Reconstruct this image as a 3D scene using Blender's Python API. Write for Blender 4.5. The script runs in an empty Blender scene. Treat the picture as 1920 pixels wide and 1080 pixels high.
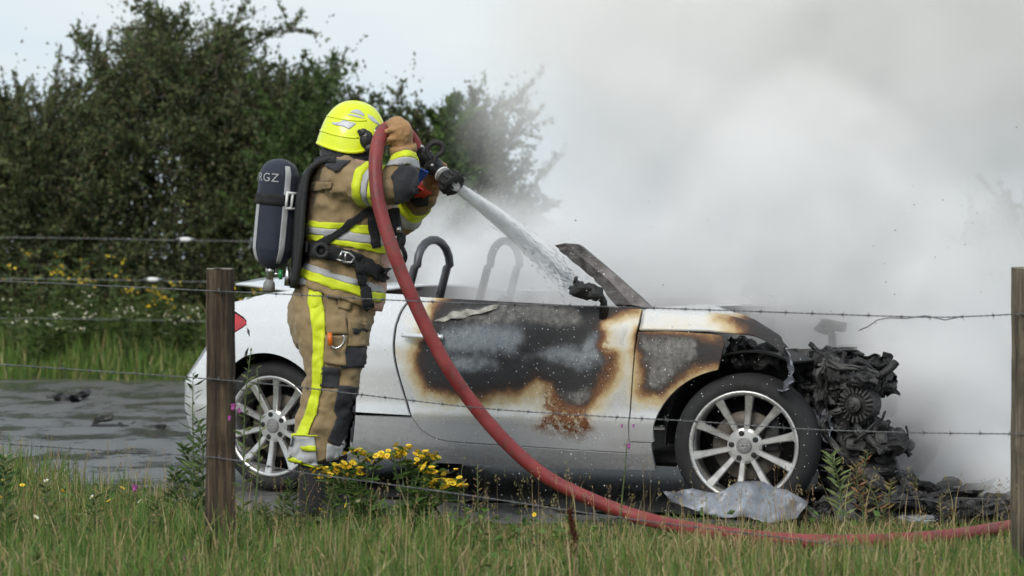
import bpy, bmesh, math, random
import numpy as np
from mathutils import Vector, Matrix, Euler
from mathutils.geometry import delaunay_2d_cdt

random.seed(7)
RNG = np.random.default_rng(11)
scene = bpy.context.scene
COL = scene.collection

# ---------------------------------------------------------------- camera
F, CAM_H, CX, CY = 4900.0, 1.12, 960.0, 486.0
cam_data = bpy.data.cameras.new('camera')
cam = bpy.data.objects.new('camera', cam_data)
COL.objects.link(cam)
cam.location = (0, 0, CAM_H)
cam.rotation_euler = (math.radians(90), 0, 0)
cam_data.sensor_width = 36.0
cam_data.lens = 36.0 * F / 1920.0
cam_data.shift_y = -(540.0 - CY) / 1920.0
cam_data.clip_start = 0.1
cam_data.clip_end = 5000
cam_data.dof.use_dof = True
cam_data.dof.focus_distance = 11.4
cam_data.dof.aperture_fstop = 4.0
scene.camera = cam

# ---------------------------------------------------------------- sky and sun
SUN_EL, SUN_AZ = math.radians(38), math.radians(205)      # azimuth clockwise from +Y
world = bpy.data.worlds.new('World')
scene.world = world
world.use_nodes = True
wn, wl = world.node_tree.nodes, world.node_tree.links
wn.clear()
w_out = wn.new('ShaderNodeOutputWorld')
w_bg = wn.new('ShaderNodeBackground')
w_sky = wn.new('ShaderNodeTexSky')
w_sky.sky_type = 'NISHITA'
w_sky.sun_disc = False
w_sky.sun_elevation = SUN_EL
w_sky.sun_rotation = SUN_AZ
w_sky.air_density = 1.0
w_sky.dust_density = 2.0
# an even overcast deck with a few faint blue thin spots in it
w_tc = wn.new('ShaderNodeTexCoord')
w_map = wn.new('ShaderNodeMapping')
w_map.inputs['Scale'].default_value = (1.0, 1.0, 5.0)
w_noise = wn.new('ShaderNodeTexNoise')
w_noise.inputs['Scale'].default_value = 3.0
w_noise.inputs['Detail'].default_value = 4.0
w_ramp = wn.new('ShaderNodeValToRGB')
w_ramp.color_ramp.elements[0].position = 0.38
w_ramp.color_ramp.elements[0].color = (5.3, 6.25, 7.1, 1)
w_ramp.color_ramp.elements[1].position = 0.62
w_ramp.color_ramp.elements[1].color = (6.6, 6.95, 7.0, 1)
w_mix = wn.new('ShaderNodeMixRGB')
w_mix.inputs[0].default_value = 0.88
wl.new(w_tc.outputs['Generated'], w_map.inputs['Vector'])
wl.new(w_map.outputs[0], w_noise.inputs['Vector'])
wl.new(w_noise.outputs['Fac'], w_ramp.inputs[0])
wl.new(w_sky.outputs[0], w_mix.inputs[1])
wl.new(w_ramp.outputs[0], w_mix.inputs[2])
wl.new(w_mix.outputs[0], w_bg.inputs['Color'])
w_bg.inputs['Strength'].default_value = 0.1
wl.new(w_bg.outputs[0], w_out.inputs['Surface'])

sun_data = bpy.data.lights.new('sun', 'SUN')
sun_data.energy = 1.5
sun_data.angle = math.radians(25)
sun_data.color = (1.0, 0.95, 0.88)
sun = bpy.data.objects.new('sun', sun_data)
COL.objects.link(sun)
sd = Vector((math.sin(SUN_AZ) * math.cos(SUN_EL), math.cos(SUN_AZ) * math.cos(SUN_EL), math.sin(SUN_EL)))
sun.rotation_euler = (-sd).to_track_quat('-Z', 'Y').to_euler()

vs = scene.view_settings
scene.display_settings.display_device = 'sRGB'
vs.view_transform = 'Standard'
vs.look = 'None'
vs.exposure = 0.4
vs.gamma = 1.0
vs.use_curve_mapping = False
cy = scene.cycles
cy.use_denoising = True
cy.use_adaptive_sampling = True
cy.adaptive_threshold = 0.03
cy.max_bounces = 12
cy.diffuse_bounces = 5
cy.glossy_bounces = 3
cy.transmission_bounces = 4
cy.transparent_max_bounces = 12
cy.volume_bounces = 10
cy.volume_step_rate = 0.6
cy.volume_max_steps = 128

# ---------------------------------------------------------------- helpers
def P(px, py, d):
    """pixel of the photograph plus distance in metres -> point"""
    return Vector(((px - CX) / F * d, d, CAM_H - (py - CY) / F * d))

def tag(o, label=None, cat=None, group=None, kind=None):
    if label: o['label'] = label
    if cat: o['category'] = cat
    if group: o['group'] = group
    if kind: o['kind'] = kind
    return o

def empty(name, loc=(0, 0, 0), rz=0.0):
    o = bpy.data.objects.new(name, None)
    COL.objects.link(o)
    o.location = loc
    o.rotation_euler = (0, 0, rz)
    return o

def link_mesh(name, me, material=None, parent=None):
    o = bpy.data.objects.new(name, me)
    COL.objects.link(o)
    if material: me.materials.append(material)
    if parent: o.parent = parent
    return o

def obj(name, bm, material=None, parent=None, smooth=True):
    me = bpy.data.meshes.new(name)
    bm.normal_update()
    bm.to_mesh(me)
    bm.free()
    if smooth: me.polygons.foreach_set('use_smooth', [True] * len(me.polygons))
    return link_mesh(name, me, material, parent)

def pydata(name, v, f, material=None, parent=None, smooth=False):
    me = bpy.data.meshes.new(name)
    me.from_pydata([tuple(p) for p in v], [], [tuple(q) for q in f])
    me.update()
    if smooth: me.polygons.foreach_set('use_smooth', [True] * len(me.polygons))
    return link_mesh(name, me, material, parent)

def bake(o):
    """turn the modifiers of an object into plain geometry"""
    dg = bpy.context.evaluated_depsgraph_get()
    me = bpy.data.meshes.new_from_object(o.evaluated_get(dg))
    o.modifiers.clear()
    o.data = me
    me.polygons.foreach_set('use_smooth', [True] * len(me.polygons))
    return o

def catmull(pts, n=6):
    """smooth list of tuples (any dimension)"""
    a = np.array([tuple(p) for p in pts], float)
    a = np.vstack([2 * a[0] - a[1], a, 2 * a[-1] - a[-2]])
    out = []
    for i in range(1, len(a) - 2):
        for k in range(n):
            t = k / n
            p0, p1, p2, p3 = a[i - 1], a[i], a[i + 1], a[i + 2]
            out.append(0.5 * ((2 * p1) + (-p0 + p2) * t + (2 * p0 - 5 * p1 + 4 * p2 - p3) * t * t
                              + (-p0 + 3 * p1 - 3 * p2 + p3) * t ** 3))
    out.append(a[-2])
    return out

def tube(bm, pts, rad, n=10, caps=True, up=None):
    """tapered tube along pts; rad is a number, a list, or a list of (ra, rb) with ra along 'up' cross axis"""
    pts = [Vector(p) for p in pts]
    m = len(pts)
    if isinstance(rad, (int, float)): rad = [rad] * m
    rings = []
    prev = None
    for i, p in enumerate(pts):
        t = (pts[min(i + 1, m - 1)] - pts[max(i - 1, 0)]).normalized()
        if up is not None:
            a = Vector(up) - t * t.dot(Vector(up))
        elif prev is None:
            a = t.orthogonal()
        else:
            a = prev - t * t.dot(prev)
        a.normalize(); prev = a
        b = t.cross(a)
        r = rad[i]
        ra, rb = r if isinstance(r, (tuple, list)) else (r, r)
        rings.append([bm.verts.new(p + a * (ra * math.cos(2 * math.pi * k / n)) + b * (rb * math.sin(2 * math.pi * k / n)))
                      for k in range(n)])
    for i in range(m - 1):
        for k in range(n):
            bm.faces.new((rings[i][k], rings[i][(k + 1) % n], rings[i + 1][(k + 1) % n], rings[i + 1][k]))
    if caps:
        bm.faces.new(list(reversed(rings[0])))
        bm.faces.new(rings[-1])
    return rings

def box(bm, c, s, rot=None):
    m = Matrix.Translation(Vector(c))
    if rot is not None: m = m @ (rot.to_matrix().to_4x4() if isinstance(rot, Euler) else rot)
    m = m @ Matrix.Diagonal((s[0], s[1], s[2], 1))
    return bmesh.ops.create_cube(bm, size=1.0, matrix=m)['verts']

def ball(bm, c, r, u=16, v=10, rot=None):
    if isinstance(r, (int, float)): r = (r, r, r)
    m = Matrix.Translation(Vector(c))
    if rot is not None: m = m @ rot.to_matrix().to_4x4()
    m = m @ Matrix.Diagonal((r[0], r[1], r[2], 1))
    return bmesh.ops.create_uvsphere(bm, u_segments=u, v_segments=v, radius=1.0, matrix=m)['verts']

def disc_loft(bm, rings):
    """join rings (lists of points of equal length) into a surface"""
    vv = [[bm.verts.new(p) for p in r] for r in rings]
    n = len(vv[0])
    for i in range(len(vv) - 1):
        for k in range(n):
            bm.faces.new((vv[i][k], vv[i][(k + 1) % n], vv[i + 1][(k + 1) % n], vv[i + 1][k]))
    return vv

def bevel(bm, w, seg=2):
    bmesh.ops.bevel(bm, geom=bm.edges[:], offset=w, segments=seg, affect='EDGES', profile=0.7, clamp_overlap=True)

def wob(x, y, s=1.0, seed=0.0):
    """cheap smooth noise, about -1..1"""
    x = np.asarray(x, float) * s + seed * 3.17
    y = np.asarray(y, float) * s - seed * 1.31
    return (np.sin(x * 1.7 + 1.3 * np.sin(y * 1.1 + 0.5)) + np.sin(y * 2.3 + 1.7 * np.sin(x * 0.9 + 2.0))
            + 0.6 * np.sin(x * 4.1 - y * 3.3 + 1.0) + 0.4 * np.sin(x * 7.7 + y * 6.1)) / 3.0

# ---------------------------------------------------------------- materials
class NT:
    def __init__(self, name):
        self.m = bpy.data.materials.new(name)
        self.m.use_nodes = True
        self.n, self.l = self.m.node_tree.nodes, self.m.node_tree.links
        self.b = self.n['Principled BSDF']
    def new(self, t, **kw):
        nd = self.n.new(t)
        for k, v in kw.items():
            if k in nd.inputs.keys(): nd.inputs[k].default_value = v
            else: setattr(nd, k, v)
        return nd
    def link(self, a, b): self.l.new(a, b)
    def coord(self, kind='Object'):
        return self.new('ShaderNodeTexCoord').outputs[kind]
    def noise(self, scale, detail=4.0, rough=0.55, vec=None):
        nd = self.new('ShaderNodeTexNoise', Scale=scale, Detail=detail, Roughness=rough)
        if vec is not None: self.link(vec, nd.inputs['Vector'])
        return nd.outputs['Fac']
    def ramp(self, fac, stops):
        nd = self.new('ShaderNodeValToRGB')
        el = nd.color_ramp.elements
        el[0].position, el[0].color = stops[0][0], (*stops[0][1], 1) if len(stops[0][1]) == 3 else stops[0][1]
        el[1].position, el[1].color = stops[-1][0], (*stops[-1][1], 1)
        for p, c in stops[1:-1]:
            e = el.new(p); e.color = (*c, 1)
        self.link(fac, nd.inputs[0])
        return nd.outputs[0]
    def math(self, op, a, b=None, clamp=False):
        nd = self.new('ShaderNodeMath', operation=op, use_clamp=clamp)
        for i, v in enumerate((a, b)):
            if v is None: continue
            if isinstance(v, (int, float)): nd.inputs[i].default_value = v
            else: self.link(v, nd.inputs[i])
        return nd.outputs[0]
    def mix(self, fac, a, b, blend='MIX'):
        nd = self.new('ShaderNodeMixRGB', blend_type=blend)
        for i, v in enumerate((fac, a, b)):
            if isinstance(v, (int, float)): nd.inputs[i].default_value = v
            elif isinstance(v, tuple): nd.inputs[i].default_value = (*v, 1)
            else: self.link(v, nd.inputs[i])
        return nd.outputs[0]
    def maprange(self, v, a, b, c=0.0, d=1.0, smooth=False):
        nd = self.new('ShaderNodeMapRange')
        if smooth: nd.interpolation_type = 'SMOOTHSTEP'
        self.link(v, nd.inputs[0])
        for i, q in enumerate((a, b, c, d)): nd.inputs[i + 1].default_value = q
        return nd.outputs[0]
    def bump(self, h, strength=0.3, dist=0.01):
        nd = self.new('ShaderNodeBump', Strength=strength, Distance=dist)
        self.link(h, nd.inputs['Height'])
        self.link(nd.outputs[0], self.b.inputs['Normal'])
    def attr(self, name):
        return self.new('ShaderNodeAttribute', attribute_name=name)

def simple(name, c, rough=0.6, metal=0.0, var=0.25, scale=12.0, bump=0.0, bscale=60.0, c2=None, coat=0.0, detail=5.0):
    """base colour with a broken-up second tone, roughness breakup and optional fine relief"""
    t = NT(name)
    co = t.coord()
    nz = t.noise(scale, detail, 0.6, co)
    lo = tuple(v * (1 - var) for v in c) if c2 is None else c2
    hi = tuple(min(1, v * (1 + var * 0.5)) for v in c)
    t.link(t.ramp(nz, [(0.32, lo), (0.68, hi)]), t.b.inputs['Base Color'])
    t.b.inputs['Metallic'].default_value = metal
    n2 = t.noise(scale * 3.1, 3, 0.6, co)
    t.link(t.maprange(n2, 0.3, 0.7, max(0.03, rough - 0.1), min(1, rough + 0.1)), t.b.inputs['Roughness'])
    if coat: t.b.inputs['Coat Weight'].default_value = coat
    if bump: t.bump(t.noise(bscale, 4, 0.6, co), bump, 0.01)
    return t.m

def fabric(name, c, rough=0.85, var=0.22):
    """woven cloth: cross weave relief, soft folds and grime"""
    t = NT(name)
    co = t.coord()
    nz = t.noise(7, 6, 0.65, co)
    col = t.ramp(nz, [(0.25, tuple(v * (1 - var * 1.6) for v in c)), (0.5, c), (0.75, tuple(min(1, v * (1 + var * 0.5)) for v in c))])
    t.link(col, t.b.inputs['Base Color'])
    t.b.inputs['Roughness'].default_value = rough
    t.b.inputs['Sheen Weight'].default_value = 0.15
    w = t.noise(700, 2, 0.5, co)
    fold = t.noise(16, 3, 0.5, co)
    h = t.math('ADD', t.math('MULTIPLY', w, 0.15), fold)
    t.bump(h, 0.45, 0.012)
    return t.m

M = {}
M['black_rubber'] = simple('black_rubber', (0.018, 0.018, 0.019), 0.7, bump=0.15)
M['black_plastic'] = simple('black_plastic', (0.015, 0.015, 0.016), 0.42, bump=0.05)
M['black_web'] = simple('black_webbing', (0.012, 0.012, 0.014), 0.8, bump=0.4, bscale=400)
M['char'] = simple('charred_metal', (0.015, 0.0145, 0.0145), 0.55, var=0.6, scale=14, bump=0.7, bscale=45, c2=(0.008, 0.008, 0.008))
M['char_grey'] = simple('burnt_grey_metal', (0.085, 0.083, 0.082), 0.6, metal=0.35, var=0.6, scale=18, bump=0.5, bscale=70, c2=(0.015, 0.014, 0.014))
M['steel'] = simple('bare_steel', (0.55, 0.55, 0.55), 0.32, metal=1.0, var=0.2)
M['white_plastic'] = simple('white_plastic', (0.75, 0.75, 0.74), 0.4, var=0.1)
M['grey_plastic'] = simple('grey_plastic', (0.22, 0.22, 0.22), 0.55)
M['sole'] = simple('boot_rubber', (0.014, 0.014, 0.015), 0.55, bump=0.2, bscale=50)
# ================================================================ ground, track
EDGE_X = np.array([-30, -8.0, -4.5, -3.43, -2.4, -1.55, -0.9, 0, 0.98, 2.2, 3.5, 8, 30])
EDGE_Y = np.array([30, 19.5, 16.2, 14.9, 13.0, 11.8, 11.2, 10.95, 10.85, 11.05, 11.2, 11.8, 14])
def near_edge(x):
    return np.interp(x, EDGE_X, EDGE_Y) + 0.10 * wob(x, 0 * np.asarray(x, float), 2.3, 1.0) + 0.05 * wob(x, 0 * np.asarray(x, float), 9.0, 2.0)
def far_edge(x):
    x = np.asarray(x, float)
    return 24.6 + 0.02 * x + 0.2 * wob(x, 0 * x, 1.1, 4.0)
def gh(x, y):
    """ground height: the verges stand a little above the track and roll gently"""
    x = np.asarray(x, float); y = np.asarray(y, float)
    a = np.clip((near_edge(x) - y) / 0.8, 0, 1)
    b = np.clip((y - far_edge(x)) / 1.5, 0, 1)
    k = a * a * (3 - 2 * a)
    kb = b * b * (3 - 2 * b)
    return -0.02 + k * (0.03 + 0.012 * wob(x, y, 3.0, 3.0)) + kb * (0.12 + 0.05 * wob(x, y, 0.8, 5.0))

t = NT('meadow_soil')
co = t.coord()
c = t.ramp(t.noise(3.0, 6, 0.7, co), [(0.3, (0.042, 0.042, 0.018)), (0.5, (0.068, 0.080, 0.028)), (0.7, (0.105, 0.11, 0.045))])
t.link(c, t.b.inputs['Base Color']); t.b.inputs['Roughness'].default_value = 0.95
t.bump(t.noise(40, 5, 0.7, co), 0.8, 0.03)
M['soil'] = t.m

def sheet(name, xs, ys, zf, material):
    X, Y = np.meshgrid(xs, ys)
    Z = zf(X, Y)
    v = np.stack([X.ravel(), Y.ravel(), Z.ravel()], 1)
    nx = len(xs)
    f = [(j * nx + i, j * nx + i + 1, (j + 1) * nx + i + 1, (j + 1) * nx + i)
         for j in range(len(ys) - 1) for i in range(nx - 1)]
    return pydata(name, v, f, material, None, True)
xs = np.unique(np.concatenate([np.array([-2500, -800, -300, -120, -60]), np.arange(-30, -8, 1.0), np.arange(-8, 8, 0.14), np.arange(8, 31, 1.0), np.array([60, 120, 300, 800, 2500])]))
ys = np.unique(np.concatenate([np.array([-600, -100, -30, -8]), np.arange(-4, 7, 0.6), np.arange(7, 20, 0.14), np.arange(20, 34, 0.4), np.array([40, 60, 120, 300, 800, 3000])]))
g = sheet('ground', xs, ys, gh, M['soil'])
tag(g, 'rolling grassy ground on both sides of the wet track', 'ground', kind='structure')

# the wet track: worn tarmac with standing water, silt and grit
t = NT('wet_track')
co = t.coord()
mp = t.new('ShaderNodeMapping'); mp.inputs['Scale'].default_value = (1.3, 0.7, 1.0)
t.link(co, mp.inputs['Vector'])
big = t.noise(1.5, 5, 0.6, mp.outputs[0])
fine = t.noise(55, 4, 0.7, co)
mid = t.noise(6, 5, 0.7, co)
dry = t.ramp(t.math('ADD', t.math('MULTIPLY', mid, 0.6), t.math('MULTIPLY', fine, 0.4)),
             [(0.32, (0.06, 0.059, 0.058)), (0.52, (0.12, 0.119, 0.115)), (0.7, (0.20, 0.197, 0.19))])
pud = t.maprange(t.math('ADD', big, t.math('MULTIPLY', t.math('SUBTRACT', mid, 0.5), 0.25)), 0.44, 0.60, 0, 1, True)
t.link(t.mix(pud, dry, (0.065, 0.066, 0.066)), t.b.inputs['Base Color'])
t.link(t.maprange(pud, 0, 1, 0.36, 0.17), t.b.inputs['Roughness'])
bstr = t.math('MULTIPLY', t.math('SUBTRACT', 1.0, pud), t.math('MULTIPLY', fine, 0.8))
rip = t.math('MULTIPLY', t.noise(11, 2, 0.5, co), 0.03)
t.bump(t.math('ADD', bstr, rip), 0.5, 0.012)
M['track'] = t.m
XT = np.unique(np.concatenate([np.arange(-30, -8, 1.0), np.arange(-8, 8, 0.16), np.arange(8, 31, 1.0)]))
nv = 26
vv, ff = [], []
for i, x in enumerate(XT):
    y0, y1 = float(near_edge(x)), float(far_edge(x))
    for k in range(nv):
        q = k / (nv - 1)
        yy = y0 + (y1 - y0) * q
        crown = 0.004 + 0.02 * (1 - (2 * q - 1) ** 6) * 0.9 - 0.02 * (q in (0.0, 1.0))
        vv.append((x, yy, -0.02 + crown + (0.0 if q in (0.0, 1.0) else 0.0)))
for i in range(len(XT) - 1):
    for k in range(nv - 1):
        a = i * nv + k
        ff.append((a, a + nv, a + nv + 1, a + 1))
road = pydata('track', vv, ff, M['track'], None, True)
tag(road, 'wet grey track with puddles and soot behind the fence', 'road', kind='structure')
def road_z(x, y): return 0.002

# ---------------------------------------------------------------- leaf / grass mesh builders (numpy)
def raw_mesh(name, verts, loops, sizes, colors, material, parent=None):
    me = bpy.data.meshes.new(name)
    me.vertices.add(len(verts)); me.vertices.foreach_set('co', np.asarray(verts, np.float32).ravel())
    me.loops.add(len(loops)); me.loops.foreach_set('vertex_index', np.asarray(loops, np.int32))
    me.polygons.add(len(sizes))
    st = np.concatenate([[0], np.cumsum(sizes)[:-1]]).astype(np.int32)
    me.polygons.foreach_set('loop_start', st)
    me.update(calc_edges=True)
    if colors is not None:
        at = me.color_attributes.new('tint', 'FLOAT_COLOR', 'POINT')
        at.data.foreach_set('color', np.asarray(colors, np.float32).ravel())
    me.polygons.foreach_set('use_smooth', [False] * len(sizes))
    return link_mesh(name, me, material, parent)

def blades(name, base, height, width, lean, col, material, parent=None, droop=0.35, curl=None):
    """grass blades: bent tapering strips, 5 verts / 3 faces each; lean is an xy vector per blade"""
    n = len(base)
    ang = RNG.uniform(0, 2 * math.pi, n)
    side = np.stack([np.cos(ang), np.sin(ang), np.zeros(n)], 1)
    up = np.array([0, 0, 1.0])
    L = np.stack([lean[:, 0], lean[:, 1], np.zeros(n)], 1)
    h = height[:, None]; w = width[:, None]
    mid = base + up * h * 0.55 + L * h * 0.35
    tip = base + up * h * (1 - droop * np.linalg.norm(L, axis=1)[:, None] * 0.5) + L * h * 1.0
    V = np.stack([base - side * w * 0.5, base + side * w * 0.5, mid - side * w * 0.42, mid + side * w * 0.42, tip], 1)
    o = (np.arange(n) * 5)[:, None]
    loops = np.concatenate([o + np.array([[0, 1, 3, 2]]), o + np.array([[2, 3, 4]])], 1)
    C = np.repeat(np.concatenate([col, np.ones((n, 1))], 1)[:, None, :], 5, 1)
    sizes = np.tile([4, 3], n)
    return raw_mesh(name, V.reshape(-1, 3), loops.ravel(), sizes, C.reshape(-1, 4), material, parent)

def leaves_mesh(name, pos, dirs, size, col, material, parent=None, aspect=0.5, fold=0.15):
    """pointed leaves: two triangles folded along the midrib"""
    n = len(pos)
    d = dirs / np.maximum(np.linalg.norm(dirs, axis=1)[:, None], 1e-6)
    r = RNG.normal(size=(n, 3))
    s = np.cross(d, r); s /= np.maximum(np.linalg.norm(s, axis=1)[:, None], 1e-6)
    nn = np.cross(d, s)
    L = size[:, None]
    a = pos
    tip = pos + d * L
    m = pos + d * L * 0.45
    l_ = m + s * L * aspect * 0.5 + nn * L * fold
    r_ = m - s * L * aspect * 0.5 + nn * L * fold
    V = np.stack([a, r_, tip, l_], 1)
    o = (np.arange(n) * 4)[:, None]
    loops = np.concatenate([o + np.array([[0, 1, 2]]), o + np.array([[0, 2, 3]])], 1)
    C = np.repeat(np.concatenate([col, np.ones((n, 1))], 1)[:, None, :], 4, 1)
    return raw_mesh(name, V.reshape(-1, 3), loops.ravel(), np.tile([3, 3], n), C.reshape(-1, 4), material, parent)

def tint_mat(name, rough=0.6, trans=0.25, spec=0.3):
    t = NT(name)
    a = t.attr('tint').outputs['Color']
    t.link(a, t.b.inputs['Base Color'])
    t.b.inputs['Roughness'].default_value = rough
    t.b.inputs['Specular IOR Level'].default_value = spec
    if trans:
        tr = t.new('ShaderNodeBsdfTranslucent')
        t.link(a, tr.inputs['Color'])
        ms = t.new('ShaderNodeMixShader'); ms.inputs[0].default_value = trans
        t.link(t.b.outputs[0], ms.inputs[1]); t.link(tr.outputs[0], ms.inputs[2])
        t.link(ms.outputs[0], t.n['Material Output'].inputs['Surface'])
    return t.m
M['blade'] = tint_mat('grass_blade', 0.55, 0.3)
M['leaf'] = tint_mat('leaf', 0.5, 0.25)
M['petal'] = tint_mat('petal', 0.7, 0.2)
M['bark'] = simple('bark', (0.055, 0.045, 0.035), 0.9, var=0.5, scale=20, bump=0.6, bscale=40)

def tints(n, palette, weights, var=0.25):
    pal = np.array(palette)
    w = np.array(weights, float); w /= w.sum()
    c = pal[RNG.choice(len(pal), n, p=w)]
    return np.clip(c * (1 + RNG.uniform(-var, var, (n, 1))) * (1 + RNG.uniform(-0.08, 0.08, (n, 3))), 0.003, 1)

GREENS = [(0.100, 0.185, 0.034), (0.145, 0.225, 0.05), (0.075, 0.145, 0.032), (0.21, 0.24, 0.065), (0.46, 0.38, 0.20), (0.34, 0.27, 0.13), (0.19, 0.12, 0.06)]

def grass_patch(name, n, xr, yr, keep, hfun, weights, label, wid=(0.0035, 0.0075), leanmax=0.75):
    x = RNG.uniform(*xr, n); y = RNG.uniform(*yr, n)
    m = keep(x, y)
    x, y = x[m], y[m]
    n = len(x)
    h = hfun(x, y) * RNG.uniform(0.55, 1.25, n)
    th = RNG.uniform(0, 2 * math.pi, n)
    lm = np.abs(RNG.normal(0, 0.5, n)).clip(0, 1.4) * leanmax
    lean = np.stack([np.cos(th) * lm, np.sin(th) * lm], 1)
    # patches of drier and greener growth
    dryness = wob(x, y, 1.1, 7.0) * 0.5 + wob(x, y, 3.3, 8.0) * 0.3 + np.clip(x, -2.5, 2.0) * 0.14
    wA = tints(n, GREENS, weights[0]); wB = tints(n, GREENS, weights[1])
    k = (dryness + RNG.normal(0, 0.25, n) > 0.0)[:, None]
    col = np.where(k, wB, wA)
    base = np.stack([x, y, gh(x, y) - 0.005], 1)
    o = blades(name, base, h, RNG.uniform(*wid, n), lean, col, M['blade'])
    return tag(o, label, 'grass', kind='stuff')

def clump(x, y, s, seed): return 0.5 + 0.5 * wob(x, y, s, seed)

# near verge: short by the car, knee-deep on the left and in front of the fence
def h_near(x, y):
    a = np.interp(y, [7, 9.6, 10.4, 11.0, 12.5, 18], [0.20, 0.17, 0.10, 0.08, 0.14, 0.24])
    a = np.where(x > -0.2, np.interp(y, [7, 9.0, 9.5, 9.9, 10.4, 11.0, 12.5], [0.17, 0.15, 0.10, 0.065, 0.075, 0.08, 0.08]), a)
    left = np.clip((-0.9 - x) / 0.8, 0, 1)
    return (a + 0.06 * left * np.clip((y - 8.5) / 2, 0, 1)) * (0.40 + 1.05 * clump(x, y, 4.0, 9.0))
def keep_near(x, y):
    e = near_edge(x) + 0.12 * wob(x, y, 8.0, 3.3)
    return (y < e) & (np.abs(x) < y * 0.215 + 0.5)
wl_ = ([6, 6, 5, 3.5, 2.0, 1.2, 0.6], [3.5, 4, 3, 4, 4.2, 2.6, 1.0])
grass_patch('meadow_grass', 165000, (-4.8, 3.2), (7.0, 18.5), lambda x, y: keep_near(x, y) & (RNG.uniform(0, 1, len(x)) < np.where(y < 11.3, 1.0, 0.75)), h_near, wl_,
            'unmown green and straw coloured grass along the wire fence')
grass_patch('verge_grass', 9000, (-8, 7), (2.5, 7.2), lambda x, y: y < 7.2, lambda x, y: 0.2 + 0 * x, wl_,
            'rough grass of the wide verge on this side of the fence')
# matted dead growth lying between the living blades
grass_patch('matted_dead_grass', 34000, (-4.8, 3.2), (7.4, 17), lambda x, y: keep_near(x, y) & (wob(x, y, 1.7, 15.0) + RNG.normal(0, 0.35, len(x)) > -0.1), lambda x, y: 0.075 + 0.05 * clump(x, y, 3.0, 2.2),
            ([0, 0, 0.4, 1, 5, 4, 3], [0, 0, 0.2, 1, 6, 4, 2]), 'flattened dead straw matted between the green grass', wid=(0.003, 0.006), leanmax=2.2)
# thin dry flowering stems standing above the rest
def stems(name, n, xr, yr, keep, hr, label, zf=gh, w=(0.0022, 0.0036), cols=None):
    x = RNG.uniform(*xr, n); y = RNG.uniform(*yr, n)
    m = keep(x, y); x, y = x[m], y[m]; n = len(x)
    h = RNG.uniform(*hr, n)
    th = RNG.uniform(0, 2 * math.pi, n); lm = np.abs(RNG.normal(0, 0.25, n))
    lean = np.stack([np.cos(th) * lm, np.sin(th) * lm], 1)
    base = np.stack([x, y, zf(x, y) - 0.005], 1)
    col = tints(n, cols or [(0.46, 0.36, 0.19), (0.36, 0.26, 0.13), (0.28, 0.24, 0.10)], [3, 2, 2])
    o = blades(name, base, h, RNG.uniform(*w, n), lean, col, M['blade'])
    # seed heads: little clusters of leaf-shaped spikelets at the tips
    tips = base + np.array([0, 0, 1.0]) * h[:, None] * (1 - 0.35 * 0.5 * lm[:, None]) + np.stack([lean[:, 0], lean[:, 1], 0 * h], 1) * h[:, None]
    k = 7
    pos = np.repeat(tips, k, 0) - np.stack([0 * x.repeat(k), 0 * x.repeat(k), RNG.uniform(0, 0.05, n * k)], 1) + RNG.normal(0, 0.003, (n * k, 3))
    dr = RNG.normal(0, 0.4, (n * k, 3)) + np.array([0, 0, 1.0])
    s = leaves_mesh('seed_head', pos, dr, RNG.uniform(0.006, 0.014, n * k), np.repeat(col, k, 0) * 0.9, M['blade'], o, 0.35)
    s['kind'] = 'stuff'
    return tag(o, label, 'grass', kind='stuff')
stems('dry_grass_stems', 3300, (-4.5, 3.0), (7.6, 17), lambda x, y: keep_near(x, y + 0.2) & (np.abs(x) < y * 0.21), (0.16, 0.34),
      'thin dry grass stems with seed heads rising above the meadow grass')

# low broad leaves: clover, plantain and young dock between the blades
n = 15000
x = RNG.uniform(-4.0, 2.6, n); y = RNG.uniform(7.5, 13.5, n)
m = keep_near(x, y + 0.1) & (wob(x, y, 2.6, 12.0) + 0.35 * np.clip(-x, -1.5, 1.5) + RNG.normal(0, 0.15, n) > 0.15)
x, y = x[m], y[m]; n = len(x)
pos = np.stack([x, y, gh(x, y) + RNG.uniform(0.01, 0.11, n)], 1)
a = RNG.uniform(0, 6.28, n)
o = leaves_mesh('ground_herbs', pos, np.stack([np.cos(a), np.sin(a), RNG.uniform(-0.1, 0.9, n)], 1), RNG.uniform(0.015, 0.05, n),
                tints(n, [(0.085, 0.16, 0.035), (0.12, 0.19, 0.05), (0.07, 0.12, 0.035), (0.16, 0.13, 0.06)], [4, 4, 3, 1]), M['leaf'], None, 0.6)
tag(o, 'low broad leaves of clover and plantain among the grass', 'ground cover', kind='stuff')

# far verge, tall and flowering, in front of the bushes
grass_patch('far_verge_grass', 60000, (-7.0, 7.5), (24.4, 30.0), lambda x, y: (y > far_edge(x) + 0.15 * wob(x, y, 5, 2)) & (RNG.uniform(0, 1, len(x)) < np.interp(y, [24, 27, 30], [1, 1, 0.5])),
            lambda x, y: np.interp(y, [24.4, 25.2, 26.5, 30], [0.15, 0.32, 0.50, 0.55]) * (0.5 + 0.8 * clump(x, y, 2.2, 4.4)), ([7, 8, 5, 5, 1.0, 0.5, 0.2], [6, 6, 4, 5, 2, 0.8, 0.2]),
            'tall green grass and herbs on the far side of the track', wid=(0.008, 0.016), leanmax=0.5)
grass_patch('field_grass', 30000, (-30, 30), (24.6, 60.0), lambda x, y: (y > far_edge(x)) & ((np.abs(x) > 7) | (y > 30)),
            lambda x, y: 0.45 + 0 * x, ([5, 5, 4, 4, 2.0, 1.0, 0.4], [4, 4, 3, 4, 3, 1.5, 0.5]),
            'rough green field stretching away behind the bushes', wid=(0.02, 0.05))
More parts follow.
